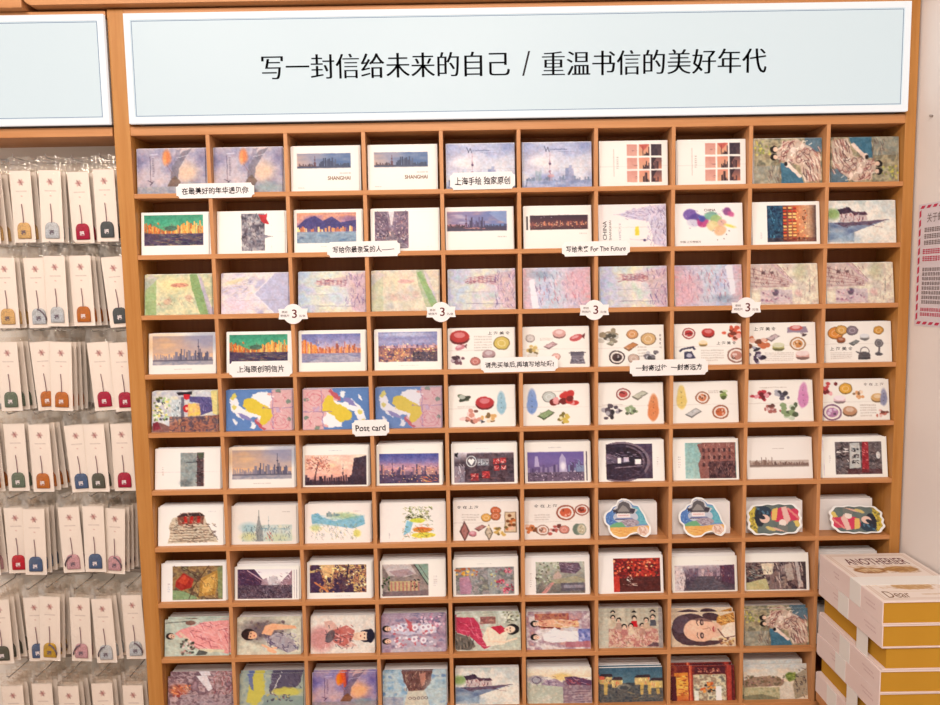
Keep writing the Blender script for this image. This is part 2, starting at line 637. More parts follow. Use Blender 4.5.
def p_ladies(dark=0):
    c = Cv(seed=11)
    c.wc([(150, 134, 106), (186, 168, 132), (128, 120, 100), (168, 150, 116)], 14)
    c.wc([(96, 120, 132), (118, 134, 142)], 16, 112, 0, 150, 30, 0.9)
    c.p([(58, 52), (80, 58), (104, 84), (110, 100), (60, 100)], (78, 120, 138), 0.9)
    c.wc([(150, 150, 140), (170, 160, 140)], 8, 0, 60, 56, 100, 0.6)
    c.dots(2, 6, 36, 36, 26, [(206, 190, 96), (150, 150, 80), (190, 180, 120)], 1.5, 3)
    c.p([(50, 30), (66, 8), (96, 2), (128, 22), (146, 40), (148, 92), (112, 98), (100, 60), (74, 52), (52, 46)], (204, 176, 154), 0.92)
    c.st(54, 6, 112, 54, 70, 12, 2.4, [(166, 100, 92), (236, 214, 190), (150, 84, 82), (214, 170, 146)], 1.6, 0.85, 0.5)
    c.st(108, 20, 147, 94, 60, 18, 1.1, [(150, 92, 88), (240, 220, 198), (186, 130, 114), (110, 76, 74)], 1.7, 0.85, 0.3)
    c.st(60, 10, 140, 60, 26, 9, 0.2, [(240, 222, 200), (120, 80, 78)], 1.5, 0.85, 1.4)
    for x, y in ((66, 34), (82, 16), (100, 34), (118, 30), (98, 48)):
        c.ring(x, y, 6, 6.5, 1.5, (120, 80, 76), 0.8)
    c.e(86, 26, 6, 7, (226, 200, 180))
    c.e(106, 18, 5, 6, (226, 200, 180))
    for x, y in ((44, 24), (44, 41)):
        c.e(x, y, 8, 7.5, (40, 28, 32))
        c.e(x + 3.5, y, 5, 5.2, (222, 188, 160))
    c.p([(68, 56), (78, 54), (106, 84), (100, 88)], (226, 198, 178))
    c.e(73, 58, 6, 6, (230, 200, 178))
    c.e(70, 56, 4, 5, (60, 44, 44))
    c.st(118, 50, 148, 98, 16, 26, 1.2, [(214, 196, 170), (170, 110, 96)], 1.6, 0.8, 0.2)
    c.st(30, 60, 60, 98, 22, 18, 1.4, [(206, 180, 150), (120, 96, 84)], 1.4, 0.7, 0.5)
    if dark:
        c.turn()
        c.a *= 0.95
    return c


def p_bund():
    c = Cv(seed=13)
    c.g(6, 6, 138, 50, [(70, 150, 116), (86, 168, 128), (120, 176, 128)])
    for x0, x1, a_, b_ in ((6, 40, 16, 26), (40, 80, 6, 12), (80, 138, 16, 32)):
        c.sky(x0, x1, 50, a_, b_, max(6, int((x1 - x0) / 4)), [(224, 150, 66), (236, 176, 92), (206, 120, 56), (180, 96, 60)])
    c.p([(6, 20), (18, 26), (40, 38), (40, 30), (6, 8)], (76, 156, 120), 0.9)
    c.p([(84, 34), (100, 22), (138, 12), (138, 6), (84, 6)], (78, 158, 120), 0.9)
    c.st(6, 26, 138, 50, 70, 6, 1.57, [(120, 60, 50), (250, 214, 140), (160, 90, 60)], 0.9, 0.8, 0.4)
    c.e(66, 38, 14, 6, (84, 110, 92), a=0.8)
    c.wc([(74, 62, 92), (100, 84, 100), (126, 108, 96)], 8, 6, 50, 138, 78, 1, 2.5)
    c.st(6, 52, 138, 78, 60, 16, 0.15, [(150, 150, 110), (60, 50, 84), (180, 140, 90), (96, 116, 100)], 1.1, 0.7, 0.3)
    c.p([(6, 46), (26, 50), (60, 58), (6, 70)], (84, 66, 92), 0.6)
    c.tx(60, 86, 90, 88, 1)
    return c


def p_lane_red():
    c = Cv(seed=15)
    c.wc([(96, 84, 96), (140, 128, 136), (170, 158, 160), (196, 184, 180)], 9, 54, 6, 106, 94)
    c.st(54, 6, 106, 94, 90, 9, 1.57, [(70, 58, 70), (200, 188, 186), (110, 96, 108)], 1.1, 0.8, 0.9)
    c.p([(92, 8), (104, 10), (112, 6), (110, 20), (116, 32), (104, 30), (98, 24)], (204, 44, 62))
    c.p([(96, 54), (122, 60), (96, 68)], (150, 136, 146), 0.8)
    c.l([(96, 58), (124, 61)], 1, (110, 96, 110))
    c.r(120, 4, 121, 96, (224, 212, 206))
    c.flap(50, a=0.25)
    return c


def p_hills():
    c = Cv(seed=17)
    c.g(6, 7, 138, 78, [(232, 160, 110), (196, 140, 150), (120, 96, 160), (104, 84, 146)])
    c.wc([(120, 96, 160), (214, 150, 130), (110, 84, 150)], 20, 6, 7, 138, 30, 0.7, 2)
    c.p([(6, 40), (24, 22), (46, 14), (64, 26), (84, 16), (104, 30), (138, 24), (138, 50), (6, 50)], (84, 70, 132))
    c.sky(6, 138, 52, 4, 14, 34, [(226, 160, 110), (200, 120, 90), (120, 90, 130), (244, 206, 150)])
    c.wc([(110, 126, 156), (146, 156, 172), (130, 140, 160)], 6, 6, 52, 138, 78, 1, 3)
    c.tx(60, 85, 90, 87, 1)
    return c


def p_street(dark=0):
    c = Cv(seed=19)
    c.wc([(110, 84, 110), (146, 116, 132), (170, 146, 156), (124, 96, 116)], 9, 9, 6, 84, 94)
    c.p([(40, 6), (53, 6), (48, 38), (45, 38)], (220, 206, 206), 0.9)
    c.p([(9, 6), (36, 6), (43, 52), (38, 66), (9, 90)], (104, 78, 104), 0.55)
    c.p([(84, 6), (58, 6), (50, 52), (56, 66), (84, 90)], (116, 86, 112), 0.55)
    c.p([(43, 54), (50, 54), (84, 94), (12, 94)], (132, 112, 124), 0.8)
    c.st(16, 62, 80, 94, 26, 12, 0.1, [(170, 152, 158), (96, 76, 92)], 1.3, 0.7, 0.3)
    c.dots(14, 56, 80, 74, 22, [(70, 50, 76), (206, 160, 150), (226, 206, 200)], 1.2, 2.4)
    c.st(10, 10, 38, 70, 40, 5, 1.57, [(196, 170, 176), (70, 50, 78), (214, 190, 186)], 1.3, 0.8, 0.2)
    c.st(57, 10, 84, 70, 40, 5, 1.57, [(196, 170, 176), (70, 50, 78), (206, 150, 140)], 1.3, 0.8, 0.2)
    c.st(9, 6, 36, 80, 40, 12, 0.6, [(190, 166, 170), (84, 62, 90), (150, 100, 120)], 1.2, 0.7, 0.6)
    c.st(56, 6, 84, 84, 40, 12, -0.6, [(180, 156, 160), (84, 62, 90), (200, 160, 150)], 1.2, 0.7, 0.6)
    c.st(20, 60, 78, 94, 20, 20, 1.2, [(140, 124, 140), (206, 192, 190)], 1, 0.6, 0.4)
    c.tx(124, 88, 140, 91, 1)
    for y in (54, 64, 74):
        c.l([(90, y), (140, y)], 0.5, (200, 186, 180), 0.7)
    return c


def p_panosun():
    c = Cv(seed=21)
    c.g(4, 10, 136, 56, [(216, 140, 140), (176, 140, 170), (120, 140, 190), (96, 130, 186)], hor=True)
    c.wc([(230, 160, 140), (130, 120, 170), (96, 110, 170), (190, 200, 220)], 12, 4, 10, 136, 40, 0.55, 3)
    c.r(4, 46, 136, 56, (74, 60, 88))
    c.sky(4, 44, 48, 3, 9, 14, [(70, 44, 64), (100, 60, 76)])
    c.sky(50, 88, 48, 8, 27, 11, [(70, 56, 96), (92, 76, 120)])
    c.sky(86, 136, 48, 3, 9, 18, [(64, 60, 96)])
    c.tower(46, 48, 30, (96, 50, 84))
    c.st(36, 47, 88, 51, 16, 8, 0, [(240, 170, 140), (230, 140, 130)], 0.9, 0.8, 0.1)
    c.p([(96, 14), (136, 10), (136, 40), (116, 30)], (150, 176, 214), 0.5)
    c.tx(116, 68, 136, 72, 1)
    return c


def p_nightpano():
    c = Cv(seed=23)
    c.g(15, 22, 143, 56, [(58, 28, 52), (84, 36, 56), (120, 60, 60), (70, 36, 48)])
    c.sky(15, 143, 46, 2, 12, 50, [(220, 130, 90), (110, 60, 66), (180, 90, 76), (90, 46, 60)])
    c.dots(16, 38, 142, 48, 60, [(250, 190, 130), (240, 150, 100), (255, 220, 170)], 0.6, 1.1)
    c.st(15, 47, 143, 55, 40, 5, 1.57, [(190, 100, 80), (80, 40, 56)], 0.8, 0.7, 0.1)
    c.dots(36, 25, 76, 29, 4, [(200, 170, 190)], 0.7, 1)
    c.r(6, 24, 10, 56, (44, 34, 44))
    c.tx(124, 64, 140, 67, 1)
    return c


def p_chinatower():
    c = Cv(c=(243, 228, 222), seed=25)
    c.e(40, 70, 40, 30, (246, 236, 226), a=0.8, soft=30)
    c.p([(44, 22), (58, 18), (70, 12), (112, 4), (150, 0), (150, 100), (126, 96), (112, 40), (70, 34), (58, 28)], (206, 190, 208), 0.75)
    c.st(60, 8, 112, 36, 44, 14, 0, [(170, 150, 184), (220, 206, 216), (150, 130, 170)], 1, 0.8, 0.4)
    c.st(108, 2, 149, 98, 80, 14, 1.57, [(176, 158, 190), (226, 212, 220), (160, 140, 176), (140, 120, 160)], 1.2, 0.8, 0.8)
    c.l([(34, 22), (60, 22)], 0.9, (160, 140, 170))
    c.l([(70, 82), (128, 84)], 1, (170, 150, 170), 0.8)
    c.e(103, 84, 3, 3, (110, 90, 130))
    c.r(82, 52, 90, 72, (236, 214, 90))
    c.tx(46, 44, 50, 88, 10, (120, 100, 130))
    c.flap(54, a=0.3)
    return c


def p_map():
    c = Cv(c=(250, 242, 234), seed=27)
    for x, y, rx, ry, q in ((34, 26, 15, 14, (120, 84, 176)), (48, 38, 16, 14, (96, 70, 160)), (40, 46, 14, 9, (224, 216, 226)), (62, 44, 13, 12, (206, 60, 130)),
                            (80, 30, 15, 10, (120, 180, 150)), (92, 40, 14, 12, (170, 196, 120)), (86, 54, 16, 12, (240, 214, 150)), (100, 64, 14, 12, (244, 190, 140)),
                            (104, 46, 10, 8, (240, 180, 160)), (116, 20, 9, 9, (150, 70, 140)), (124, 26, 8, 6, (220, 90, 150)), (60, 36, 8, 7, (70, 90, 180)), (122, 54, 12, 3.4, (236, 226, 90))):
        c.e(x, y, rx, ry, q, c.rg.uniform(-0.5, 0.5), 0.9, 3)
    c.st(24, 14, 110, 74, 30, 7, 0.5, [(250, 240, 230), (90, 60, 130), (190, 60, 110)], 0.8, 0.6, 1.5)
    for x, y in ((108, 84), (114, 74), (94, 86), (120, 66)):
        c.e(x, y, 1.2, 1.2, (110, 100, 100))
    c.tx(66, 22, 88, 26, 1, (150, 120, 170))
    return c


def p_nightlane():
    c = Cv(seed=29)
    c.g(33, 8, 142, 94, [(44, 62, 82), (60, 84, 100), (150, 84, 70), (214, 130, 84), (200, 150, 116), (150, 116, 100)], hor=True)
    c.wc([(36, 48, 70), (70, 110, 130), (44, 60, 86)], 9, 33, 8, 68, 94, 0.8)
    c.st(36, 12, 66, 90, 24, 10, 1.57, [(120, 170, 186), (40, 50, 76), (90, 140, 160)], 1, 0.8, 0.6)
    for x in (72, 84, 94):
        for k in range(11):
            y = 12 + k * 7.2
            c.r(x - 3, y, x + 4, y + 4.6, [(214, 70, 50), (240, 150, 80), (250, 200, 120)][int(c.rg.rand() * 3)], 0.9)
            c.r(x - 4, y + 4.6, x + 5, y + 6, (84, 40, 44), 0.9)
    c.dots(98, 14, 122, 90, 40, [(250, 210, 140), (236, 120, 60), (110, 60, 50)], 1, 2.2)
    c.g(124, 8, 142, 94, [(206, 160, 124), (170, 126, 100), (110, 84, 80)], hor=True)
    c.r(33, 84, 142, 94, (110, 60, 56), 0.5)
    c.tx(18, 70, 22, 86, 5)
    return c


def p_house():
    c = Cv(seed=31)
    c.wc([(200, 202, 196), (216, 212, 202), (230, 220, 206), (196, 198, 190)], 26)
    c.e(110, 66, 44, 24, (232, 222, 206), a=0.8, soft=24)
    c.e(10, 30, 16, 12, (150, 176, 110), a=0.85, soft=8)
    c.p([(24, 24), (48, 17), (50, 26), (84, 28), (86, 46), (26, 50)], (206, 186, 180))
    c.p([(20, 20), (46, 14), (52, 22), (60, 26), (26, 32)], (96, 76, 92))
    c.p([(52, 27), (82, 25), (88, 33), (56, 34)], (112, 84, 98))
    c.st(26, 30, 84, 48, 30, 10, 1.57, [(90, 66, 84), (170, 96, 96), (230, 214, 206)], 1.3, 0.8, 0.5)
    c.p([(0, 50), (60, 50), (130, 46), (96, 58), (40, 80), (0, 92)], (122, 136, 164), 0.8)
    c.wc([(104, 118, 150), (150, 162, 176), (186, 190, 190)], 12, 0, 56, 56, 96, 0.6, 2)
    c.p([(10, 52), (56, 49), (140, 44), (92, 55), (30, 60)], (122, 96, 112), 0.8)
    c.st(20, 50, 126, 62, 24, 12, 0.1, [(80, 60, 80), (150, 110, 110)], 1.2, 0.6, 0.3)
    c.e(30, 84, 30, 9, (150, 172, 192), a=0.6, soft=12)
    return c


def p_lawn(pink=0):
    c = Cv(seed=33 + pink)
    c.wc([(204, 200, 158), (222, 210, 160), (190, 192, 150), (214, 196, 156)], 20)
    c.e(70, 26, 40, 16, (232, 212, 146), a=0.85, soft=18)
    c.wc([(150, 180, 110), (174, 190, 130)], 8, 0, 10, 26, 100, 0.75)
    c.p([(100, 0), (116, 0), (146, 100), (124, 100), (104, 30)], (142, 170, 104), 0.85)
    c.p([(118, 0), (126, 10), (152, 92), (152, 100), (142, 100)], (186, 170, 186), 0.7)
    c.p([(30, 10), (0, 40), (0, 10), (14, 0)], (196, 186, 180), 0.6)
    c.e(78, 27, 20, 5, (212, 150, 116), a=0.85)
    c.st(60, 22, 96, 32, 14, 10, 0.1, [(170, 110, 100), (230, 190, 150)], 1, 0.7)
    c.st(30, 56, 110, 76, 26, 10, 1.2, [(190, 130, 110), (150, 140, 110)], 1, 0.6, 0.9)
    c.e(50, 68, 9, 7, (206, 150, 120), a=0.5, soft=4)
    c.e(98, 58, 8, 7, (206, 160, 130), a=0.6, soft=4)
    if pink:
        c.wc([(226, 190, 196), (230, 206, 190), (200, 190, 206)], 22, a=0.5)
        c.p([(102, 6), (112, 2), (148, 84), (134, 92)], (150, 180, 110), 0.7)
    c.flap(60, a=0.3)
    return c


def p_road():
    c = Cv(seed=37)
    c.wc([(206, 190, 206), (222, 206, 212), (230, 214, 206), (196, 184, 204)], 22)
    c.p([(150, 0), (150, 92), (120, 100), (76, 52), (118, 2)], (190, 182, 206), 0.85)
    c.l([(118, 3), (74, 52), (116, 98)], 2, (226, 216, 222), 0.9)
    c.st(6, 12, 70, 50, 40, 16, -0.2, [(170, 150, 170), (226, 196, 170), (150, 140, 160)], 1.2, 0.6, 0.6)
    c.e(30, 20, 24, 5, (228, 206, 160), rot=-0.3, a=0.7, soft=5)
    c.e(40, 80, 36, 16, (226, 196, 206), a=0.7, soft=14)
    c.st(4, 60, 100, 94, 24, 20, -0.3, [(200, 176, 196), (236, 220, 220)], 1.2, 0.6)
    c.flap(68, a=0.25)
    return c


def p_pastel(k=0):
    c = Cv(seed=41 + k)
    c.g(0, 0, 150, 100, [[(166, 180, 208), (222, 216, 190), (216, 186, 196)], [(170, 176, 206), (214, 206, 190), (196, 172, 190)], [(172, 176, 212), (226, 218, 188), (200, 180, 204)]][k], hor=True)
    c.wc([(190, 200, 214), (226, 214, 180), (206, 184, 206), (176, 200, 196)], 22, a=0.45)
    c.p([(34, 28), (44, 24), (58, 20), (104, 12), (150, 4), (150, 98), (122, 96), (108, 40), (60, 34), (44, 32)], (204, 166, 172), 0.55)
    c.st(40, 18, 108, 36, 46, 14, 0, [(170, 104, 116), (232, 186, 170), (140, 110, 136)], 1.3, 0.85, 0.35)
    for x in range(50, 106, 9):
        c.r(x, 21, x + 4, 34, (176, 120, 130), 0.5)
    c.st(106, 4, 149, 96, 60, 14, 1.57, [(156, 120, 156), (226, 196, 204), (136, 114, 156)], 1.4, 0.8, 0.5)
    c.l([(40, 84), (124, 86)], 1.2, (130, 120, 150), 0.7)
    c.l([(20, 57), (130, 55)], 0.8, (140, 130, 150), 0.5)
    if k == 0:
        c.e(90, 60, 26, 26, (190, 200, 220), a=0.4, soft=20)
    return c


def p_pinkwash(turn=0):
    c = Cv(seed=45)
    c.g(0, 0, 150, 100, [(222, 160, 166), (196, 196, 216), (196, 190, 206), (210, 186, 196), (226, 150, 156)], hor=True)
    c.wc([(170, 176, 204), (216, 190, 200), (190, 200, 206), (226, 176, 180)], 18, a=0.5)
    c.st(26, 10, 140, 90, 90, 16, 1.5, [(140, 130, 166), (230, 206, 208), (156, 130, 160), (206, 126, 140)], 1.6, 0.7, 0.35)
    c.p([(14, 30), (24, 26), (36, 98), (20, 100)], (236, 228, 232), 0.9)
    c.e(40, 16, 22, 10, (120, 130, 150), a=0.4, soft=10)
    c.e(116, 40, 26, 34, (222, 160, 170), a=0.5, soft=22)
    c.flap(66, a=0.35)
    if turn:
        c.turn()
    return c


def p_arcade():
    c = Cv(seed=47)
    c.wc([(222, 200, 176), (232, 216, 190), (212, 190, 172), (226, 206, 190)], 20)
    c.p([(0, 0), (60, 0), (90, 44), (86, 56), (0, 60)], (206, 176, 166), 0.7)
    c.st(4, 8, 84, 56, 70, 10, 1.57, [(160, 104, 104), (236, 208, 190), (136, 100, 104)], 1.4, 0.8, 0.4)
    for k in range(5):
        c.l([(0, 10 + k * 11), (84, 40 + k * 4)], 1.3, (170, 116, 116), 0.7)
    c.l([(48, 0), (92, 46)], 3, (206, 170, 176), 0.9)
    c.l([(60, 2), (94, 42)], 1.4, (170, 120, 130), 0.8)
    for x in (24, 44):
        c.r(x, 18, x + 7, 24, (120, 90, 90), 0.8)
    c.e(112, 20, 14, 22, (196, 190, 150), a=0.6, soft=14)
    c.st(106, 30, 146, 92, 36, 14, 1.57, [(190, 150, 140), (220, 200, 180), (160, 140, 130)], 1.3, 0.6, 0.6)
    c.wc([(196, 170, 176), (216, 190, 190), (176, 150, 160)], 10, 20, 64, 92, 98, 0.7)
    c.e(54, 70, 7, 8, (110, 90, 104), a=0.8, soft=3)
    c.dots(24, 66, 86, 92, 24, [(150, 110, 130), (226, 190, 180), (196, 140, 150)], 1.5, 3.5, 0.7)
    c.e(106, 72, 8, 10, (226, 176, 170), a=0.5, soft=5)
    c.l([(132, 40), (130, 70)], 2, (130, 120, 110), 0.7)
    c.flap(52, a=0.2)
    return c


def p_sunset(border=1):
    c = Cv(seed=49)
    c.g(8, 7, 144, 78, [(150, 150, 178), (206, 170, 164), (238, 190, 150), (226, 200, 176)])
    c.e(34, 28, 42, 22, (244, 182, 112), a=0.85, soft=34)
    c.e(126, 18, 34, 22, (150, 156, 184), a=0.7, soft=28)
    c.wc([(236, 200, 170), (170, 156, 176), (226, 176, 140)], 14, 8, 7, 144, 50, 0.35, 2.5)
    c.sky(10, 60, 68, 5, 17, 18, [(150, 134, 150), (170, 150, 156)])
    c.sky(58, 142, 68, 7, 30, 26, [(112, 106, 130), (140, 130, 148), (96, 92, 118)])
    c.tower(111, 68, 52, (84, 80, 106), 1, 1.2)
    c.wc([(190, 176, 178), (150, 148, 164), (206, 190, 184)], 5, 8, 68, 144, 78, 1, 4)
    c.r(8, 66, 144, 69, (100, 94, 114), 0.9)
    c.tx(56, 88, 96, 90, 1)
    return c


def p_bundviolet():
    c = Cv(seed=51)
    c.g(7, 8, 140, 78, [(134, 130, 178), (176, 160, 190), (226, 180, 170), (230, 196, 180)])
    c.sky(7, 42, 56, 20, 36, 9, [(230, 150, 84), (214, 120, 70), (244, 190, 120)])
    c.sky(42, 84, 56, 10, 18, 12, [(226, 150, 100), (206, 120, 90)])
    c.sky(84, 140, 56, 12, 26, 14, [(232, 150, 96), (214, 130, 90), (180, 110, 100)])
    c.p([(7, 8), (7, 20), (26, 26), (44, 40), (50, 30), (30, 12)], (140, 134, 180), 0.8)
    c.st(7, 26, 140, 56, 60, 6, 1.57, [(150, 70, 60), (250, 214, 150)], 0.9, 0.7, 0.4)
    c.l([(104, 44), (104, 28)], 2, (200, 110, 80))
    c.wc([(120, 120, 160), (170, 156, 176), (140, 130, 160)], 7, 7, 56, 140, 78, 1, 3)
    c.p([(20, 78), (60, 60), (110, 60), (140, 70), (140, 78)], (206, 190, 190), 0.5)
    c.tx(60, 87, 90, 89, 1)
    return c


def p_aerial():
    c = Cv(seed=53)
    c.g(9, 6, 142, 80, [(120, 116, 166), (170, 160, 190), (112, 108, 160), (140, 120, 160)])
    c.e(70, 12, 60, 6, (206, 200, 214), a=0.8, soft=8)
    c.wc([(110, 90, 120), (170, 120, 120), (206, 150, 120)], 7, 9, 40, 142, 80)
    c.dots(12, 36, 140, 78, 150, [(240, 190, 120), (230, 150, 100), (110, 80, 110), (250, 220, 160), (150, 100, 120)], 0.8, 2)
    c.sky(18, 136, 46, 3, 12, 26, [(200, 160, 170), (150, 120, 150), (226, 180, 170)])
    c.wc([(84, 74, 96), (110, 96, 112)], 8, 86, 56, 142, 80, 0.7)
    c.dots(86, 56, 140, 78, 24, [(190, 150, 130), (70, 60, 84)], 0.8, 1.6)
    c.tx(54, 88, 100, 90, 1)
    return c


def p_collage():
    c = Cv(c=(206, 196, 190), seed=55)
    c.wc([(214, 204, 196), (190, 180, 184), (220, 206, 180)], 16)
    c.dots(4, 14, 40, 70, 60, [(226, 206, 110), (130, 130, 80), (170, 190, 130), (90, 84, 90), (236, 226, 190)], 1.5, 4)
    c.p([(56, 3), (92, 1), (92, 7), (60, 10)], (60, 44, 56))
    c.r(44, 20, 66, 78, (196, 190, 186))
    c.st(45, 22, 65, 76, 40, 6, 1.57, [(84, 90, 96), (120, 140, 150), (230, 226, 220)], 1.1, 0.8, 1.2)
    c.r(66, 14, 74, 76, (120, 110, 120))
    c.p([(72, 8), (88, 8), (86, 18), (80, 22), (72, 18)], (210, 50, 60))
    c.e(79, 42, 8, 9, (206, 44, 54))
    c.e(79, 42, 3, 4, (236, 190, 150))
    c.wc([(232, 200, 90), (226, 176, 110), (190, 150, 130)], 8, 82, 30, 112, 62)
    c.p([(86, 12), (140, 16), (140, 50), (112, 60), (108, 30), (86, 26)], (108, 92, 134))
    c.st(110, 18, 138, 50, 20, 10, 1.2, [(160, 140, 170), (84, 66, 110)], 1.4, 0.8)
    c.p([(0, 84), (16, 76), (40, 86), (62, 70), (110, 62), (150, 60), (150, 100), (0, 100)], (150, 104, 96))
    c.wc([(120, 84, 84), (190, 120, 90), (90, 74, 90), (214, 150, 100)], 9, 40, 62, 150, 100, 0.85)
    c.p([(134, 0), (150, 0), (150, 60), (140, 56)], (220, 196, 120), 0.9)
    c.p([(2, 78), (14, 74), (20, 92), (4, 96)], (150, 60, 70))
    c.flap(60, a=0.25)
    return c


def p_abstract(k=0):
    c = Cv(c=(92, 134, 196), seed=57)
    c.p([(104, 0), (150, 0), (150, 100), (84, 100), (66, 76), (92, 50)], (232, 178, 176))
    c.p([(18, 12), (30, 30), (34, 44), (48, 50), (70, 44), (76, 28), (58, 22), (60, 8), (92, 4), (108, 18), (98, 36), (104, 60), (80, 74), (60, 66), (40, 74), (26, 64), (12, 48), (8, 24)], (246, 240, 238))
    c.p([(40, 24), (62, 18), (84, 34), (104, 46), (104, 66), (92, 84), (80, 88), (78, 66), (50, 54), (38, 38)], (238, 204, 50))
    c.e(18, 16, 5, 9, (232, 214, 90), rot=0.4)
    c.e(20, 42, 6, 5, (232, 214, 100))
    c.p([(28, 56), (40, 60), (62, 74), (58, 78), (36, 70)], (140, 130, 190))
    c.p([(66, 72), (74, 76), (92, 96), (86, 100), (66, 80)], (206, 84, 96))
    c.e(20, 78, 3.5, 9, (244, 238, 236), rot=-0.5)
    c.p([(60, 78), (68, 84), (62, 96), (52, 92)], (240, 236, 236))
    for x, y in ((118, 4), (142, 30), (142, 74)):
        c.e(x, y, 6, 5, (130, 146, 130))
    c.l([(84, 44), (150, 44)], 1.6, (150, 110, 170))
    c.l([(104, 4), (108, 96)], 1.4, (150, 110, 170))
    c.r(112, 46, 124, 56, (206, 170, 196))
    c.ring(122, 78, 20, 18, 1.4, (226, 120, 130))
    c.ring(122, 78, 11, 10, 1.3, (226, 120, 130))
    c.st(106, 6, 148, 94, 26, 16, 0.8, [(226, 130, 140), (246, 226, 220), (214, 110, 120)], 1.1, 0.9, 1.4)
    c.e(98, 10, 4, 4, (240, 170, 160))
    if k == 1:
        c.turn()
    if k == 2:
        c.a = c.a * 0.8 + np.array((150, 140, 170)) * 0.2
    c.flap(56, a=0.2)
    return c


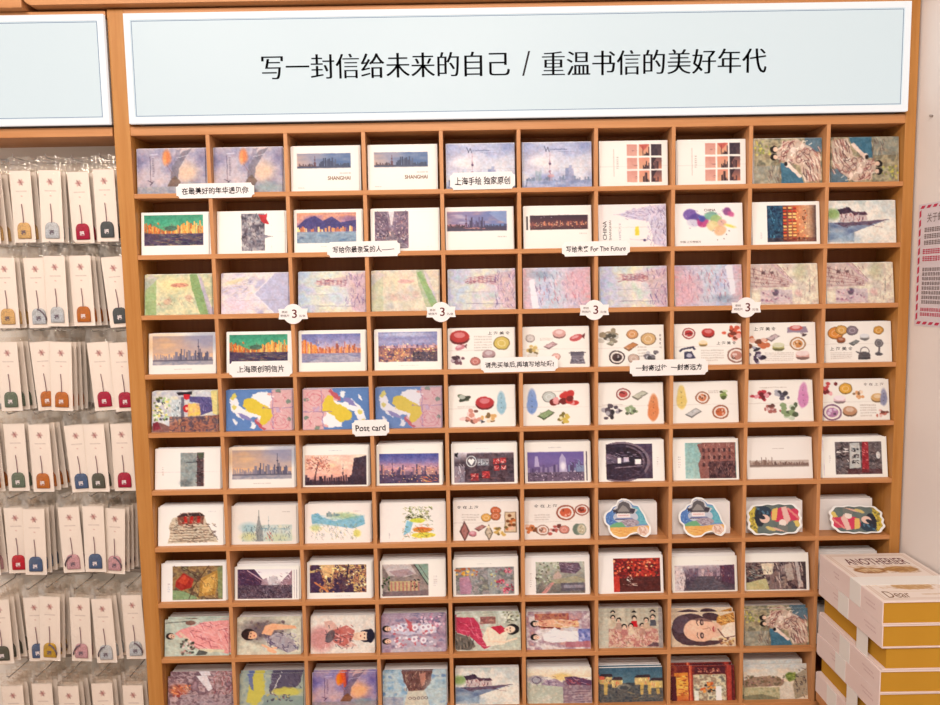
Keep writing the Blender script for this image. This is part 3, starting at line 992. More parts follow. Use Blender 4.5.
def food(items, seed, bg=(251, 241, 230), lines=((60, 30, 104, 44, 4),)):
    c = Cv(c=bg, seed=seed)
    for t in lines:
        c.tx(*t, c=(190, 172, 160), a=0.55)
    for it in items:
        k, x, y, q = it[0], it[1], it[2], it[3]
        s_ = (it[4] if len(it) > 4 else 1.0) * (1.1 if k == 'blob' else 1.22)
        d = tuple(v * 0.62 for v in q)
        li = tuple(min(255, v * 0.5 + 132) for v in q)
        if k == 'plate':
            c.e(x, y, 12 * s_, 11 * s_, tuple(v * 0.75 for v in q))
            c.e(x, y, 10 * s_, 9 * s_, (246, 232, 220))
            c.e(x, y, 7.5 * s_, 6.5 * s_, q)
            c.dots(x - 5 * s_, y - 4 * s_, x + 5 * s_, y + 4 * s_, 9, [d, li, q], 1.2 * s_, 2.2 * s_)
        elif k == 'round':
            c.e(x, y, 9 * s_, 8 * s_, d)
            c.e(x, y - 0.5, 8 * s_, 7 * s_, q)
            c.ring(x, y, 4 * s_, 3.5 * s_, 1.2, li)
        elif k == 'heap':
            for j in range(14):
                c.e(x + c.rg.normal(0, 5 * s_), y + c.rg.normal(0, 3.6 * s_), c.rg.uniform(2, 4) * s_, c.rg.uniform(2, 3.4) * s_, [q, d, li, q][j % 4])
        elif k == 'leaf':
            c.e(x, y, 8 * s_, 3.4 * s_, q, 0.5)
            c.e(x + 3, y + 3, 8 * s_, 3 * s_, d, -0.4)
            c.e(x - 3, y - 2, 4 * s_, 3 * s_, li, 0.2)
        elif k == 'box':
            c.p([(x - 13 * s_, y + 2 * s_), (x + 4 * s_, y - 8 * s_), (x + 13 * s_, y - 3 * s_), (x - 3 * s_, y + 8 * s_)], d)
            c.p([(x - 11 * s_, y + 1 * s_), (x + 4 * s_, y - 7 * s_), (x + 11 * s_, y - 3.4 * s_), (x - 3 * s_, y + 5 * s_)], q)
            c.st(x - 8 * s_, y - 4 * s_, x + 8 * s_, y + 3 * s_, 6, 6, -0.5, [li, d], 1.1, 0.8, 0.2)
        elif k == 'slab':
            c.p([(x - 16 * s_, y - 4 * s_), (x + 14 * s_, y - 5 * s_), (x + 18 * s_, y + 6 * s_), (x - 18 * s_, y + 7 * s_)], (160, 140, 160))
            c.e(x - 3, y - 3, 11 * s_, 5 * s_, q)
            c.e(x - 3, y - 5, 7 * s_, 3 * s_, li)
        elif k == 'bun':
            c.e(x, y + 3 * s_, 12 * s_, 8 * s_, d)
            c.e(x, y, 12 * s_, 8 * s_, q)
            c.e(x, y - 2 * s_, 7 * s_, 4 * s_, li, a=0.7)
        elif k == 'fish':
            c.e(x, y, 14 * s_, 7 * s_, q, -0.35)
            c.e(x - 2, y - 2, 8 * s_, 3 * s_, li, -0.35, 0.8)
            c.p([(x + 11 * s_, y - 4 * s_), (x + 19 * s_, y - 11 * s_), (x + 17 * s_, y + 2 * s_)], d)
        elif k == 'cake':
            c.e(x, y + 4 * s_, 11 * s_, 5 * s_, d)
            c.r(x - 11 * s_, y - 2 * s_, x + 11 * s_, y + 4 * s_, q)
            c.e(x, y - 3 * s_, 11 * s_, 5 * s_, li)
        elif k == 'typewriter':
            c.r(x - 15, y - 13, x + 15, y - 3, (112, 104, 118))
            c.p([(x - 13, y - 3), (x + 13, y - 3), (x + 17, y + 16), (x - 17, y + 16)], (130, 120, 132))
            c.st(x - 14, y, x + 14, y + 14, 26, 3, 0, [(70, 62, 76), (190, 180, 186)], 1.2, 0.9, 0.1)
            c.r(x - 19, y - 12, x + 19, y - 10, (80, 72, 86))
        elif k == 'phone':
            c.p([(x - 9, y - 2), (x + 8, y - 4), (x + 16, y + 14), (x - 10, y + 16)], (74, 70, 100))
            c.l([(x - 18, y - 4), (x - 14, y - 9), (x + 10, y - 14), (x + 14, y - 9)], 4.6, (66, 62, 92))
            c.e(x + 2, y + 6, 6, 5, (196, 186, 200))
        elif k == 'kettle':
            c.e(x, y + 4, 14, 10, (104, 96, 98))
            c.r(x - 14, y + 8, x + 14, y + 13, (80, 74, 78))
            c.p([(x - 12, y), (x - 20, y - 5), (x - 18, y - 7), (x - 8, y - 4)], (104, 96, 98))
            c.ring(x + 1, y - 6, 10, 10, 1.6, (90, 82, 86))
        elif k == 'fan':
            c.e(x, y - 10, 10, 10, (122, 114, 116))
            c.ring(x, y - 10, 6, 6, 1.2, (180, 170, 168))
            c.l([(x, y), (x - 1, y + 16)], 4, (110, 102, 106))
            c.e(x - 1, y + 17, 9, 4, (100, 92, 96))
        elif k == 'blob':
            c.e(x, y + 6 * s_, 7.5 * s_, 12 * s_, q, 0.1, 0.9, 2.5)
            c.e(x, y, 6.5 * s_, 19 * s_, q, it[5] if len(it) > 5 else 0, 0.9, 2.5)
            c.st(x - 5, y - 16 * s_, x + 5, y + 16 * s_, 10, 6, 1.57, [d, li], 1, 0.4, 0.5)
            for j in (-8, 0, 8):
                c.e(x, y + j * s_, 1.4, 1.6, d, a=0.6)
        elif k == 'diamond':
            c.p([(x, y - 20 * s_), (x + 9 * s_, y), (x, y + 20 * s_), (x - 9 * s_, y)], d)
            c.p([(x, y - 15 * s_), (x + 6 * s_, y), (x, y + 15 * s_), (x - 6 * s_, y)], q)
            c.st(x - 4, y - 8, x + 4, y + 8, 8, 4, 1.57, [li, d], 1, 0.8, 0.8)
        elif k == 'tray':
            c.r(x - 14, y - 27, x + 14, y + 27, (150, 116, 90))
            c.r(x - 12, y - 25, x + 12, y + 25, (232, 200, 160))
            for j in range(14):
                c.e(x + c.rg.uniform(-9, 9), y + c.rg.uniform(-21, 21), 4.4, 4, [q, d, li][j % 3])
        elif k == 'basket':
            c.e(x - 3, y, 11, 15, (120, 134, 116))
            c.e(x + 6, y, 11, 15, (150, 160, 140))
            c.e(x + 6, y, 9, 12.5, (216, 200, 170))
            c.dots(x, y - 8, x + 12, y + 8, 10, [(190, 170, 130), (240, 226, 200)], 1.4, 2.6)
    c.flap(55, (170, 150, 140), 0.3)
    return c
RD, OR, YE, GN, PK, PU, BR, GY = (206, 60, 60), (232, 140, 60), (232, 196, 90), (120, 140, 70), (226, 160, 150), (110, 70, 110), (150, 100, 70), (140, 132, 134)
FOODS = {
    (4, 5): ([('bun', 27, 20, (206, 54, 50), 1.5), ('round', 122, 38, (226, 196, 96), 1.7), ('fish', 28, 47, (214, 130, 140), .7), ('heap', 20, 80, (130, 84, 96), 1.4), ('round', 62, 82, (214, 126, 112), 1.1), ('bun', 92, 64, (190, 150, 150), 1)], ((60, 18, 100, 58, 6),)),
    (4, 6): ([('round', 18, 28, (214, 196, 186)), ('bun', 84, 16, (230, 170, 160), 1), ('fish', 122, 28, (214, 90, 90), .9), ('box', 64, 46, (214, 170, 170), 1), ('heap', 24, 58, (226, 190, 110), 1.2), ('round', 76, 74, (236, 176, 160), .9), ('typewriter', 124, 76, GY), ('cake', 22, 72, (206, 180, 150), .8)], ((40, 26, 70, 34, 2),)),
    (4, 7): ([('heap', 26, 24, (170, 150, 120), 1.9), ('heap', 36, 28, (150, 140, 120), 1.4), ('round', 80, 22, (226, 160, 100), 1.2), ('round', 116, 34, (226, 180, 120), 1.6), ('box', 76, 52, (214, 140, 80), 1.1), ('plate', 44, 78, (84, 60, 60), 1.25), ('round', 82, 82, (214, 180, 160), 1.2), ('heap', 124, 76, (130, 120, 124), 1.3), ('box', 30, 42, (190, 180, 150), .6)], ((92, 50, 112, 80, 4),)),
    (4, 8): ([('plate', 32, 22, (214, 60, 60), 1), ('bun', 76, 20, (206, 56, 50), 1), ('heap', 132, 22, (232, 100, 70), 1.6), ('phone', 30, 70, GY), ('cake', 64, 47, (236, 190, 110), .7), ('plate', 138, 78, (206, 140, 120), 1.4)], ((58, 62, 110, 92, 5),)),
    (4, 9): ([('slab', 110, 16, (214, 96, 90), 1.1), ('heap', 20, 48, (220, 116, 70), 1.7), ('leaf', 14, 62, (90, 84, 110), .9), ('box', 54, 36, (206, 180, 180), 1), ('plate', 110, 52, (226, 150, 80), 1.2), ('cake', 66, 58, (190, 180, 110), 1), ('heap', 15, 84, (90, 66, 96), 1.3), ('cake', 120, 80, (226, 170, 156), 1.1), ('leaf', 122, 28, (130, 96, 96), .6)], ((34, 72, 100, 94, 5),)),
    (4, 10): ([('round', 24, 28, (236, 150, 60), 1.6), ('round', 38, 20, (232, 170, 80), 1.2), ('round', 62, 22, (150, 130, 140), 1.2), ('cake', 90, 38, (196, 190, 186), .8), ('round', 122, 22, (226, 160, 60), 1.1), ('bun', 36, 44, (170, 90, 50), .7), ('box', 66, 52, (140, 140, 136), .8), ('kettle', 88, 80, GY), ('fan', 122, 64, GY)], ((12, 74, 60, 92, 4),)),
    (5, 5): ([('leaf', 34, 28, (110, 120, 90), 1.5), ('bun', 82, 40, (206, 50, 56), 1.4), ('blob', 120, 42, (156, 196, 212), 1.35), ('heap', 52, 76, (226, 150, 130), 1.5), ('heap', 94, 78, (232, 180, 110), 1.4), ('leaf', 74, 86, (90, 90, 100), .5)], ((20, 48, 70, 54, 2),)),
    (5, 6): ([('blob', 21, 40, (126, 156, 212), 1.5), ('round', 60, 30, (206, 206, 196), 1.4), ('heap', 108, 40, (220, 56, 50), 2.2), ('box', 52, 74, (150, 170, 116), 1.3), ('heap', 98, 82, (222, 190, 80), 1.3)], ((64, 14, 120, 18, 1),)),
    (5, 7): ([('plate', 60, 26, (206, 80, 76), 1.1), ('box', 98, 30, (206, 200, 176), 1.2), ('blob', 128, 60, (236, 140, 80), 1.6, .05), ('heap', 34, 70, (96, 80, 90), 1.5), ('heap', 76, 66, (160, 176, 130), 1.3), ('leaf', 50, 64, (110, 90, 100), .5)], ((12, 50, 60, 54, 1),)),
    (5, 8): ([('blob', 22, 36, (240, 206, 110), 1.4), ('plate', 70, 38, (226, 130, 80), 1.1), ('box', 48, 76, (206, 200, 196), 1.2), ('heap', 122, 30, (150, 170, 90), 1.2), ('plate', 110, 74, (220, 110, 60), 1.3)], ((84, 20, 108, 28, 2),)),
    (5, 9): ([('heap', 38, 34, (214, 60, 76), 1.5), ('heap', 80, 34, (110, 100, 116), 1.3), ('blob', 128, 36, (222, 140, 190), 1.5, .1), ('heap', 56, 70, (190, 110, 100), 1.2), ('heap', 96, 78, (150, 170, 120), 1.7)], ((30, 14, 90, 18, 1),)),
    (5, 10): ([('heap', 8, 22, (226, 80, 84), 1.4), ('round', 52, 22, (240, 176, 60), 1.4), ('cake', 38, 48, (236, 196, 200), 1), ('heap', 82, 36, (236, 170, 110), 1.1), ('bun', 124, 44, (226, 176, 110), 1), ('blob', 138, 44, (150, 150, 180), 1), ('plate', 20, 80, (190, 130, 170), 1.5), ('bun', 60, 76, (206, 150, 110), 1.1), ('heap', 132, 84, (214, 120, 100), 1)], ((84, 60, 120, 92, 5),)),
    (7, 5): ([('round', 76, 42, (240, 176, 80), 1.1), ('round', 98, 24, (226, 110, 60), 1.1), ('round', 98, 38, (222, 120, 70), 1.1), ('tray', 132, 54, (226, 120, 50)), ('diamond', 26, 76, (190, 120, 110), 1.1), ('box', 62, 68, (190, 120, 110), .9), ('diamond', 82, 80, (216, 190, 160), .9), ('heap', 104, 76, (226, 180, 90), 1.2), ('bun', 44, 82, (214, 130, 140), .6)], ((20, 30, 60, 50, 3),)),
    (7, 6): ([('plate', 96, 32, (226, 100, 60), 1.5), ('plate', 134, 26, (214, 90, 60), 1.1), ('heap', 16, 76, (226, 130, 70), 1.3), ('plate', 42, 76, (226, 160, 130), 1), ('heap', 70, 74, (206, 96, 84), 1.1), ('round', 92, 76, (226, 140, 120), 1.1), ('basket', 126, 76, GY)], ((24, 34, 60, 52, 3),)),
}


def p_food(j, i):
    it, ln = FOODS[(j, i)]
    return food(it, 100 + j * 11 + i, (250, 240, 228) if j != 7 else (248, 234, 222), ln)


def p_half():
    c = Cv(c=(248, 236, 226), seed=61)
    c.wc([(150, 154, 150), (172, 174, 168), (140, 146, 144)], 16, 58, 10, 112, 94)
    c.wc([(80, 60, 64), (120, 96, 96), (100, 74, 78)], 6, 96, 10, 112, 94, 0.9)
    c.st(94, 12, 112, 92, 30, 8, 0.2, [(170, 150, 150), (60, 44, 52), (150, 80, 70)], 1.2, 0.8)
    c.p([(96, 10), (112, 10), (112, 22), (102, 28)], (110, 120, 96), 0.8)
    c.l([(72, 34), (108, 34)], 1.4, (90, 70, 76))
    c.e(70, 84, 14, 8, (90, 90, 92), a=0.4, soft=8)
    c.tx(16, 44, 20, 66, 5)
    c.flap(58, a=0.35)
    return c


def p_treesun():
    c = Cv(seed=63)
    c.g(5, 22, 146, 96, [(236, 206, 186), (240, 190, 160), (236, 170, 150), (160, 110, 110)])
    c.wc([(240, 196, 160), (226, 170, 156), (246, 214, 190)], 16, 5, 22, 146, 70, 0.6, 2)
    c.sky(5, 146, 94, 10, 24, 26, [(96, 66, 78), (120, 84, 90), (84, 58, 72)])
    c.p([(118, 30), (132, 28), (146, 24), (146, 96), (108, 96), (112, 70)], (92, 66, 78), 0.95)
    c.l([(26, 92), (30, 66), (36, 40)], 2.6, (110, 66, 70))
    c.st(8, 26, 62, 62, 60, 14, 0.3, [(176, 96, 90), (206, 130, 110), (130, 74, 78)], 1, 0.75, 0.9)
    c.dots(8, 26, 62, 56, 46, [(206, 120, 100), (226, 150, 120), (170, 90, 86)], 1, 2.4, 0.8)
    c.tower(92, 78, 34, (110, 76, 86), 1, 0.8)
    c.r(5, 86, 146, 96, (92, 66, 76), 0.8)
    c.tx(60, 10, 92, 13, 1, (150, 140, 150))
    return c


def p_citynight():
    c = Cv(seed=65)
    c.g(6, 22, 143, 95, [(90, 90, 158), (130, 116, 170), (206, 150, 160), (120, 96, 130), (80, 66, 100)])
    c.st(6, 46, 143, 54, 24, 12, 0, [(226, 170, 160), (190, 130, 150)], 1.1, 0.6, 0.1)
    c.sky(6, 143, 74, 6, 26, 34, [(110, 90, 126), (140, 106, 130), (96, 80, 116), (190, 140, 140)], 0.9)
    c.tower(36, 80, 50, (110, 84, 124))
    c.wc([(76, 64, 100), (110, 84, 116), (96, 76, 106)], 8, 6, 74, 143, 95, 0.9)
    c.dots(8, 52, 142, 94, 90, [(244, 190, 130), (226, 150, 110), (90, 70, 110), (250, 220, 190)], 0.6, 1.4)
    c.st(100, 78, 140, 92, 16, 10, 0.4, [(250, 180, 100), (240, 130, 90)], 1.4, 0.8, 0.5)
    c.tx(60, 10, 88, 13, 1, (150, 140, 150))
    return c


def p_neon():
    c = Cv(seed=67)
    c.g(6, 22, 144, 96, [(206, 190, 196), (96, 76, 86), (84, 60, 72), (110, 80, 90)])
    c.wc([(70, 50, 62), (110, 84, 94), (86, 64, 74)], 10, 36, 24, 144, 96, 0.85)
    c.e(46, 44, 12, 14, (206, 200, 200))
    c.e(46, 44, 10, 12, (110, 96, 104))
    c.p([(46, 54), (38, 42), (42, 37), (46, 40), (50, 37), (54, 42)], (226, 216, 216))
    c.r(60, 38, 86, 54, (150, 140, 146))
    c.st(61, 40, 85, 52, 20, 4, 0.6, [(60, 50, 60), (220, 214, 214)], 1.4, 0.9, 0.9)
    for x, y, w, h in ((96, 38, 14, 14), (112, 36, 14, 14), (98, 54, 12, 14), (114, 54, 12, 12), (44, 74, 18, 18), (70, 68, 18, 18)):
        c.r(x, y, x + w, y + h, (176, 56, 62), 0.85)
        c.st(x + 1, y + 2, x + w - 1, y + h - 2, 10, 6, 0, [(240, 190, 180), (226, 90, 90)], 1.3, 0.9, 1.2)
    c.r(6, 56, 30, 96, (170, 150, 160), 0.7)
    c.st(6, 50, 34, 94, 24, 8, 1.4, [(110, 90, 106), (214, 204, 208)], 1.3, 0.8)
    c.st(36, 84, 144, 95, 24, 14, 0, [(120, 96, 104), (60, 44, 56), (170, 110, 110)], 1.2, 0.7, 0.2)
    c.p([(8, 24), (16, 22), (14, 34), (8, 30)], (50, 40, 50))
    c.tx(56, 11, 86, 14, 1, (150, 140, 150))
    return c


def p_purplenight():
    c = Cv(seed=69)
    c.g(6, 24, 136, 96, [(116, 96, 168), (130, 106, 170), (110, 86, 136), (84, 64, 92)])
    c.p([(78, 96), (80, 40), (86, 28), (94, 40), (100, 96)], (200, 186, 216), 0.85)
    c.e(88, 60, 6, 10, (246, 236, 240), a=0.9, soft=5)
    c.p([(22, 60), (24, 34), (30, 34), (34, 60)], (206, 190, 220), 0.8)
    c.sky(6, 76, 76, 8, 26, 14, [(84, 66, 110), (110, 86, 134), (160, 140, 176)], 0.85)
    c.sky(100, 136, 76, 10, 30, 8, [(90, 70, 110), (140, 160, 190)], 0.85)
    c.st(104, 44, 134, 66, 18, 8, 0.7, [(160, 190, 220), (84, 64, 106)], 1.1, 0.8)
    c.wc([(80, 60, 84), (130, 106, 130), (100, 76, 100)], 7, 6, 74, 136, 96, 0.95)
    c.dots(8, 72, 134, 95, 60, [(200, 180, 206), (70, 50, 76), (226, 200, 210), (150, 120, 150)], 0.8, 1.8)
    c.r(141, 24, 143.5, 96, (90, 74, 100))
    c.tx(56, 12, 84, 15, 1, (150, 140, 150))
    return c


def p_tunnel():
    c = Cv(seed=71)
    c.g(18, 8, 124, 94, [(84, 64, 92), (100, 80, 100), (80, 60, 80)])
    for k, (rx, q) in enumerate(((66, (130, 110, 124)), (60, (70, 50, 70)), (55, (108, 88, 104)), (50, (56, 40, 58)))):
        c.e(52, 52, rx, rx * 0.76, q)
    c.r(18, 8, 64, 94, (62, 44, 66), 0.85)
    c.p([(18, 30), (60, 44), (60, 52), (18, 58)], (130, 110, 130), 0.7)
    c.st(18, 28, 104, 56, 34, 12, 0.2, [(190, 170, 186), (60, 44, 64), (150, 120, 140)], 1.1, 0.8, 0.3)
    c.r(44, 42, 52, 56, (232, 222, 230))
    c.r(84, 46, 98, 58, (226, 210, 220))
    c.r(58, 40, 70, 52, (190, 170, 186))
    c.p([(18, 60), (100, 60), (110, 94), (18, 94)], (74, 54, 74), 0.8)
    c.st(20, 62, 106, 92, 24, 16, 0, [(120, 96, 116), (60, 42, 60)], 1, 0.7, 0.2)
    c.l([(40, 66), (100, 62)], 2, (170, 150, 164), 0.8)
    c.r(0, 0, 17, 100, WH)
    c.r(125, 0, 150, 100, WH)
    c.tx(134, 40, 140, 66, 5, (150, 130, 130))
    c.flap(55, a=0.3)
    return c


def p_brick():
    c = Cv(seed=73)
    c.g(28, 8, 150, 96, [(150, 176, 170), (166, 186, 178)])
    c.p([(56, 12), (68, 8), (144, 8), (144, 96), (62, 96), (58, 60), (66, 40)], (156, 104, 96))
    c.st(58, 10, 142, 70, 70, 7, 1.57, [(190, 140, 126), (110, 66, 66), (206, 166, 150), (130, 80, 78)], 1.3, 0.85, 0.6)
    for x in range(68, 140, 12):
        for y in (22, 40, 58):
            c.r(x, y, x + 5, y + 9, (90, 60, 64), 0.8)
    c.wc([(84, 56, 62), (120, 84, 84), (70, 46, 54)], 9, 82, 54, 144, 96, 0.85)
    c.st(84, 56, 142, 94, 40, 9, 1.57, [(180, 130, 116), (60, 40, 50)], 1.2, 0.8, 0.5)
    c.r(145, 0, 150, 100, WH)
    c.tx(12, 40, 18, 70, 5)
    c.flap(57, a=0.3)
    return c


def p_sepia():
    c = Cv(c=(249, 238, 228), seed=75)
    c.wc([(186, 160, 146), (206, 186, 172)], 8, 6, 54, 142, 68, 0.7, 3)
    c.sky(6, 60, 66, 5, 14, 20, [(130, 96, 84), (150, 116, 102), (170, 140, 124)])
    c.sky(60, 142, 66, 3, 9, 40, [(140, 106, 94), (166, 134, 118), (120, 90, 80)])
    for x in (34, 44, 58):
        c.l([(x, 64), (x, 47)], 1.3, (130, 96, 88))
    c.g(6, 66, 142, 71, [(120, 92, 84), (200, 178, 164)])
    c.tx(60, 24, 86, 27, 1, (150, 130, 124))
    return c


def p_shopsign():
    c = Cv(seed=77)
    c.wc([(84, 68, 72), (130, 112, 112), (104, 86, 88)], 10, 32, 12, 138, 92)
    c.st(32, 12, 138, 92, 70, 10, 0.4, [(176, 160, 156), (60, 46, 54), (150, 130, 126)], 1.3, 0.8, 1)
    c.p([(66, 16), (88, 14), (90, 76), (64, 78)], (190, 180, 174))
    for y in (26, 42, 58):
        c.st(70, y, 86, y + 10, 10, 7, 0.6, [(84, 66, 72), (60, 46, 54)], 1.8, 0.9, 1.2)
    c.st(36, 26, 62, 60, 18, 12, 0.2, [(226, 214, 208), (40, 30, 40), (60, 48, 56)], 2, 0.9, 0.9)
    c.p([(94, 12), (108, 12), (108, 88), (92, 88)], (176, 50, 60), 0.85)
    c.st(94, 14, 107, 86, 20, 7, 0.5, [(236, 170, 160), (140, 30, 44)], 1.3, 0.8, 1)
    c.r(60, 80, 138, 92, (110, 60, 64), 0.6)
    c.e(130, 46, 5, 9, (226, 216, 210), a=0.8)
    c.l([(4, 6), (6, 96)], 1, (200, 180, 190))
    c.tx(17, 44, 22, 64, 4)
    return c


def p_temple():
    c = Cv(c=(247, 234, 222), seed=79)
    c.p([(26, 46), (34, 28), (104, 20), (116, 50), (132, 78), (138, 92), (22, 94), (26, 70)], (206, 180, 150), 0.8)
    c.p([(44, 24), (56, 16), (96, 14), (106, 26), (104, 44), (46, 46)], (150, 90, 70), 0.85)
    for x in (60, 74, 90):
        c.r(x, 24, x + 7, 42, (206, 60, 50))
    c.p([(42, 26), (58, 17), (98, 16), (108, 26), (96, 24), (58, 25)], (96, 70, 66))
    c.st(46, 40, 80, 50, 12, 8, 0, [(206, 66, 56), (120, 60, 50)], 1.3, 0.9, 0.2)
    for k in range(6):
        c.l([(30 - k, 54 + k * 7), (112 + k * 3, 52 + k * 7)], 2, (150, 116, 92), 0.8)
    c.st(26, 44, 134, 92, 130, 9, 0.1, [(96, 70, 60), (236, 216, 190), (140, 100, 76), (84, 60, 54)], 1.2, 0.9, 0.4)
    c.st(50, 16, 104, 46, 30, 6, 0.1, [(84, 56, 50), (226, 190, 160)], 1.2, 0.85, 1.2)
    c.st(28, 28, 50, 60, 14, 8, 0.6, [(110, 86, 74), (190, 160, 130)], 1.1, 0.8)
    c.l([(112, 44), (138, 86)], 1.2, (110, 84, 72))
    c.tx(116, 12, 132, 15, 1)
    return c


def p_sketchtower():
    c = Cv(c=(246, 233, 220), seed=81)
    c.wc([(226, 222, 190), (190, 210, 206), (236, 222, 196)], 14, 24, 50, 140, 92, 0.75)
    c.e(40, 56, 20, 12, (150, 196, 206), a=0.6, soft=10)
    c.e(40, 80, 18, 10, (226, 220, 130), a=0.6, soft=10)
    c.e(110, 84, 26, 10, (206, 214, 150), a=0.5, soft=12)
    c.p([(58, 92), (56, 62), (60, 40), (63, 18), (66, 40), (72, 62), (74, 92)], (130, 130, 130), 0.7)
    c.st(24, 52, 138, 92, 110, 9, 1.57, [(110, 122, 134), (90, 98, 104), (200, 204, 196), (80, 96, 108)], 1.0, 0.75, 0.8)
    c.l([(63, 12), (63, 30)], 1, (110, 116, 116))
    c.tower(86, 62, 34, (110, 140, 150), 0.8, 0.7)
    c.st(66, 58, 130, 64, 10, 20, 0, [(96, 150, 170)], 1, 0.8, 0.1)
    c.l([(82, 70), (94, 92)], 1.4, (206, 90, 70), 0.8)
    c.st(78, 66, 100, 92, 6, 9, 1.2, [(220, 100, 80)], 1.2, 0.8)
    c.tx(118, 16, 136, 18, 1)
    return c


def p_sketchriver():
    c = Cv(c=(247, 234, 222), seed=83)
    c.p([(14, 26), (30, 22), (40, 34), (70, 44), (104, 34), (134, 30), (140, 52), (110, 64), (70, 56), (36, 50), (16, 48)], (130, 186, 206), 0.85)
    c.wc([(110, 176, 200), (170, 206, 210), (140, 190, 196)], 8, 16, 28, 138, 56, 0.35)
    c.e(90, 30, 30, 8, (170, 196, 130), a=0.6, soft=8)
    c.sky(50, 80, 32, 5, 16, 8, [(150, 170, 170), (120, 150, 150)], 0.8)
    c.st(14, 50, 120, 92, 130, 10, 1.3, [(140, 150, 150), (170, 176, 150), (110, 130, 140), (206, 196, 120)], 0.9, 0.65, 0.8)
    c.st(20, 24, 130, 50, 40, 10, 0.2, [(90, 150, 180), (140, 180, 150)], 0.9, 0.6)
    c.e(120, 76, 9, 9, (220, 210, 90), a=0.7, soft=5)
    c.e(24, 60, 12, 8, (190, 206, 120), a=0.6, soft=7)
    c.tx(112, 17, 130, 19, 1)
    return c


def p_sketchtrees():
    c = Cv(c=(247, 235, 222), seed=85)
    c.st(52, 10, 122, 50, 110, 9, 0.8, [(110, 120, 60), (190, 196, 100), (150, 150, 70), (84, 90, 50)], 1.1, 0.75, 1.5)
    c.e(86, 46, 18, 6, (226, 220, 80), a=0.9)
    c.st(58, 28, 112, 40, 24, 8, 0.2, [(84, 80, 50), (110, 120, 60)], 1.3, 0.8)
    c.p([(62, 44), (76, 52), (70, 74), (54, 84), (58, 60)], (140, 196, 210), 0.8)
    c.e(98, 70, 22, 7, (236, 150, 60), a=0.9)
    c.e(100, 84, 28, 7, (236, 216, 70), a=0.85)
    c.e(98, 66, 14, 3, (226, 120, 70), a=0.8)
    c.st(52, 56, 124, 94, 60, 9, 0.3, [(150, 140, 70), (220, 130, 60), (120, 150, 140), (110, 120, 60)], 1, 0.7, 1.2)
    c.tx(20, 76, 23, 92, 5)
    return c


def p_roofs():
    c = Cv(c=(248, 236, 226), seed=87)
    c.wc([(150, 110, 70), (176, 140, 86), (120, 90, 66), (166, 150, 100)], 14, 26, 8, 142, 96)
    c.p([(34, 46), (52, 24), (76, 40), (70, 64), (46, 72), (32, 60)], (182, 62, 40))
    c.p([(38, 48), (52, 30), (66, 42), (56, 58)], (206, 84, 50))
    c.p([(26, 70), (52, 74), (90, 94), (26, 96)], (150, 160, 110))
    c.p([(92, 40), (128, 20), (138, 26), (124, 84), (86, 88)], (190, 140, 66))
    c.p([(98, 46), (126, 28), (118, 74), (94, 80)], (216, 166, 84))
    c.l([(30, 8), (86, 48)], 3.4, (150, 110, 80))
    c.l([(46, 8), (90, 40)], 1.6, (96, 66, 54))
    c.l([(110, 8), (76, 60), (64, 94)], 2, (110, 76, 50))
    c.st(76, 14, 140, 94, 50, 12, 1.0, [(130, 84, 50), (226, 186, 110), (110, 70, 44)], 1.2, 0.7, 0.5)
    c.p([(130, 12), (142, 8), (142, 94), (132, 94)], (150, 150, 96), 0.8)
    c.tx(15, 52, 20, 76, 5)
    c.flap(56, a=0.3)
    return c


def p_purplestreet():
    c = Cv(seed=89)
    c.g(7, 8, 134, 96, [(244, 234, 232), (226, 210, 212), (120, 92, 106), (96, 70, 88)])
    c.p([(7, 8), (46, 8), (70, 46), (70, 70), (7, 74)], (96, 62, 92))
    c.st(7, 10, 66, 62, 50, 12, 0.6, [(150, 96, 120), (70, 44, 76), (176, 120, 130), (120, 60, 80)], 1.3, 0.8, 0.6)
    c.l([(30, 12), (72, 48)], 3, (190, 150, 160))
    c.p([(134, 10), (108, 44), (106, 70), (134, 74)], (160, 122, 134))
    c.st(106, 20, 134, 70, 26, 9, 0.9, [(226, 206, 210), (110, 70, 90), (190, 150, 160)], 1.5, 0.85, 0.5)
    c.p([(60, 60), (64, 40), (74, 34), (80, 60)], (170, 140, 150), 0.9)
    c.l([(132, 12), (108, 44)], 3, (226, 210, 214))
    c.p([(78, 60), (80, 34), (90, 26), (100, 36), (102, 60)], (196, 180, 184))
    c.st(78, 30, 102, 60, 14, 6, 1.57, [(130, 106, 120)], 1, 0.8, 0.3)
    c.wc([(90, 66, 84), (130, 104, 116), (76, 54, 74), (150, 126, 130)], 5, 7, 56, 134, 96, 0.9)
    c.st(7, 56, 134, 96, 80, 8, 1.5, [(170, 150, 156), (64, 44, 64), (120, 94, 110)], 1, 0.7, 0.5)
    c.r(137.5, 10, 139, 96, (170, 140, 150))
    c.r(143.5, 10, 145, 96, (150, 120, 140))
    return c


def p_leaves():
    c = Cv(seed=91)
    c.wc([(96, 60, 84), (226, 190, 120), (110, 66, 76), (214, 150, 100), (84, 54, 80)], 13, 6, 8, 138, 84, 1, 1, 2.6)
    c.p([(6, 30), (30, 26), (40, 60), (20, 84), (6, 84)], (88, 56, 90), 0.85)
    c.p([(30, 8), (66, 8), (60, 36), (40, 46)], (236, 190, 130), 0.7)
    c.p([(70, 40), (100, 44), (104, 80), (74, 82)], (90, 60, 80), 0.7)
    c.dots(30, 10, 136, 82, 80, [(240, 206, 130), (226, 160, 90), (130, 80, 80), (246, 226, 180), (100, 70, 60)], 1, 3, 0.85)
    c.l([(18, 56), (48, 80)], 4, (214, 130, 80))
    c.l([(96, 8), (92, 46)], 3, (70, 44, 66))
    c.tx(64, 92, 100, 94, 1)
    return c


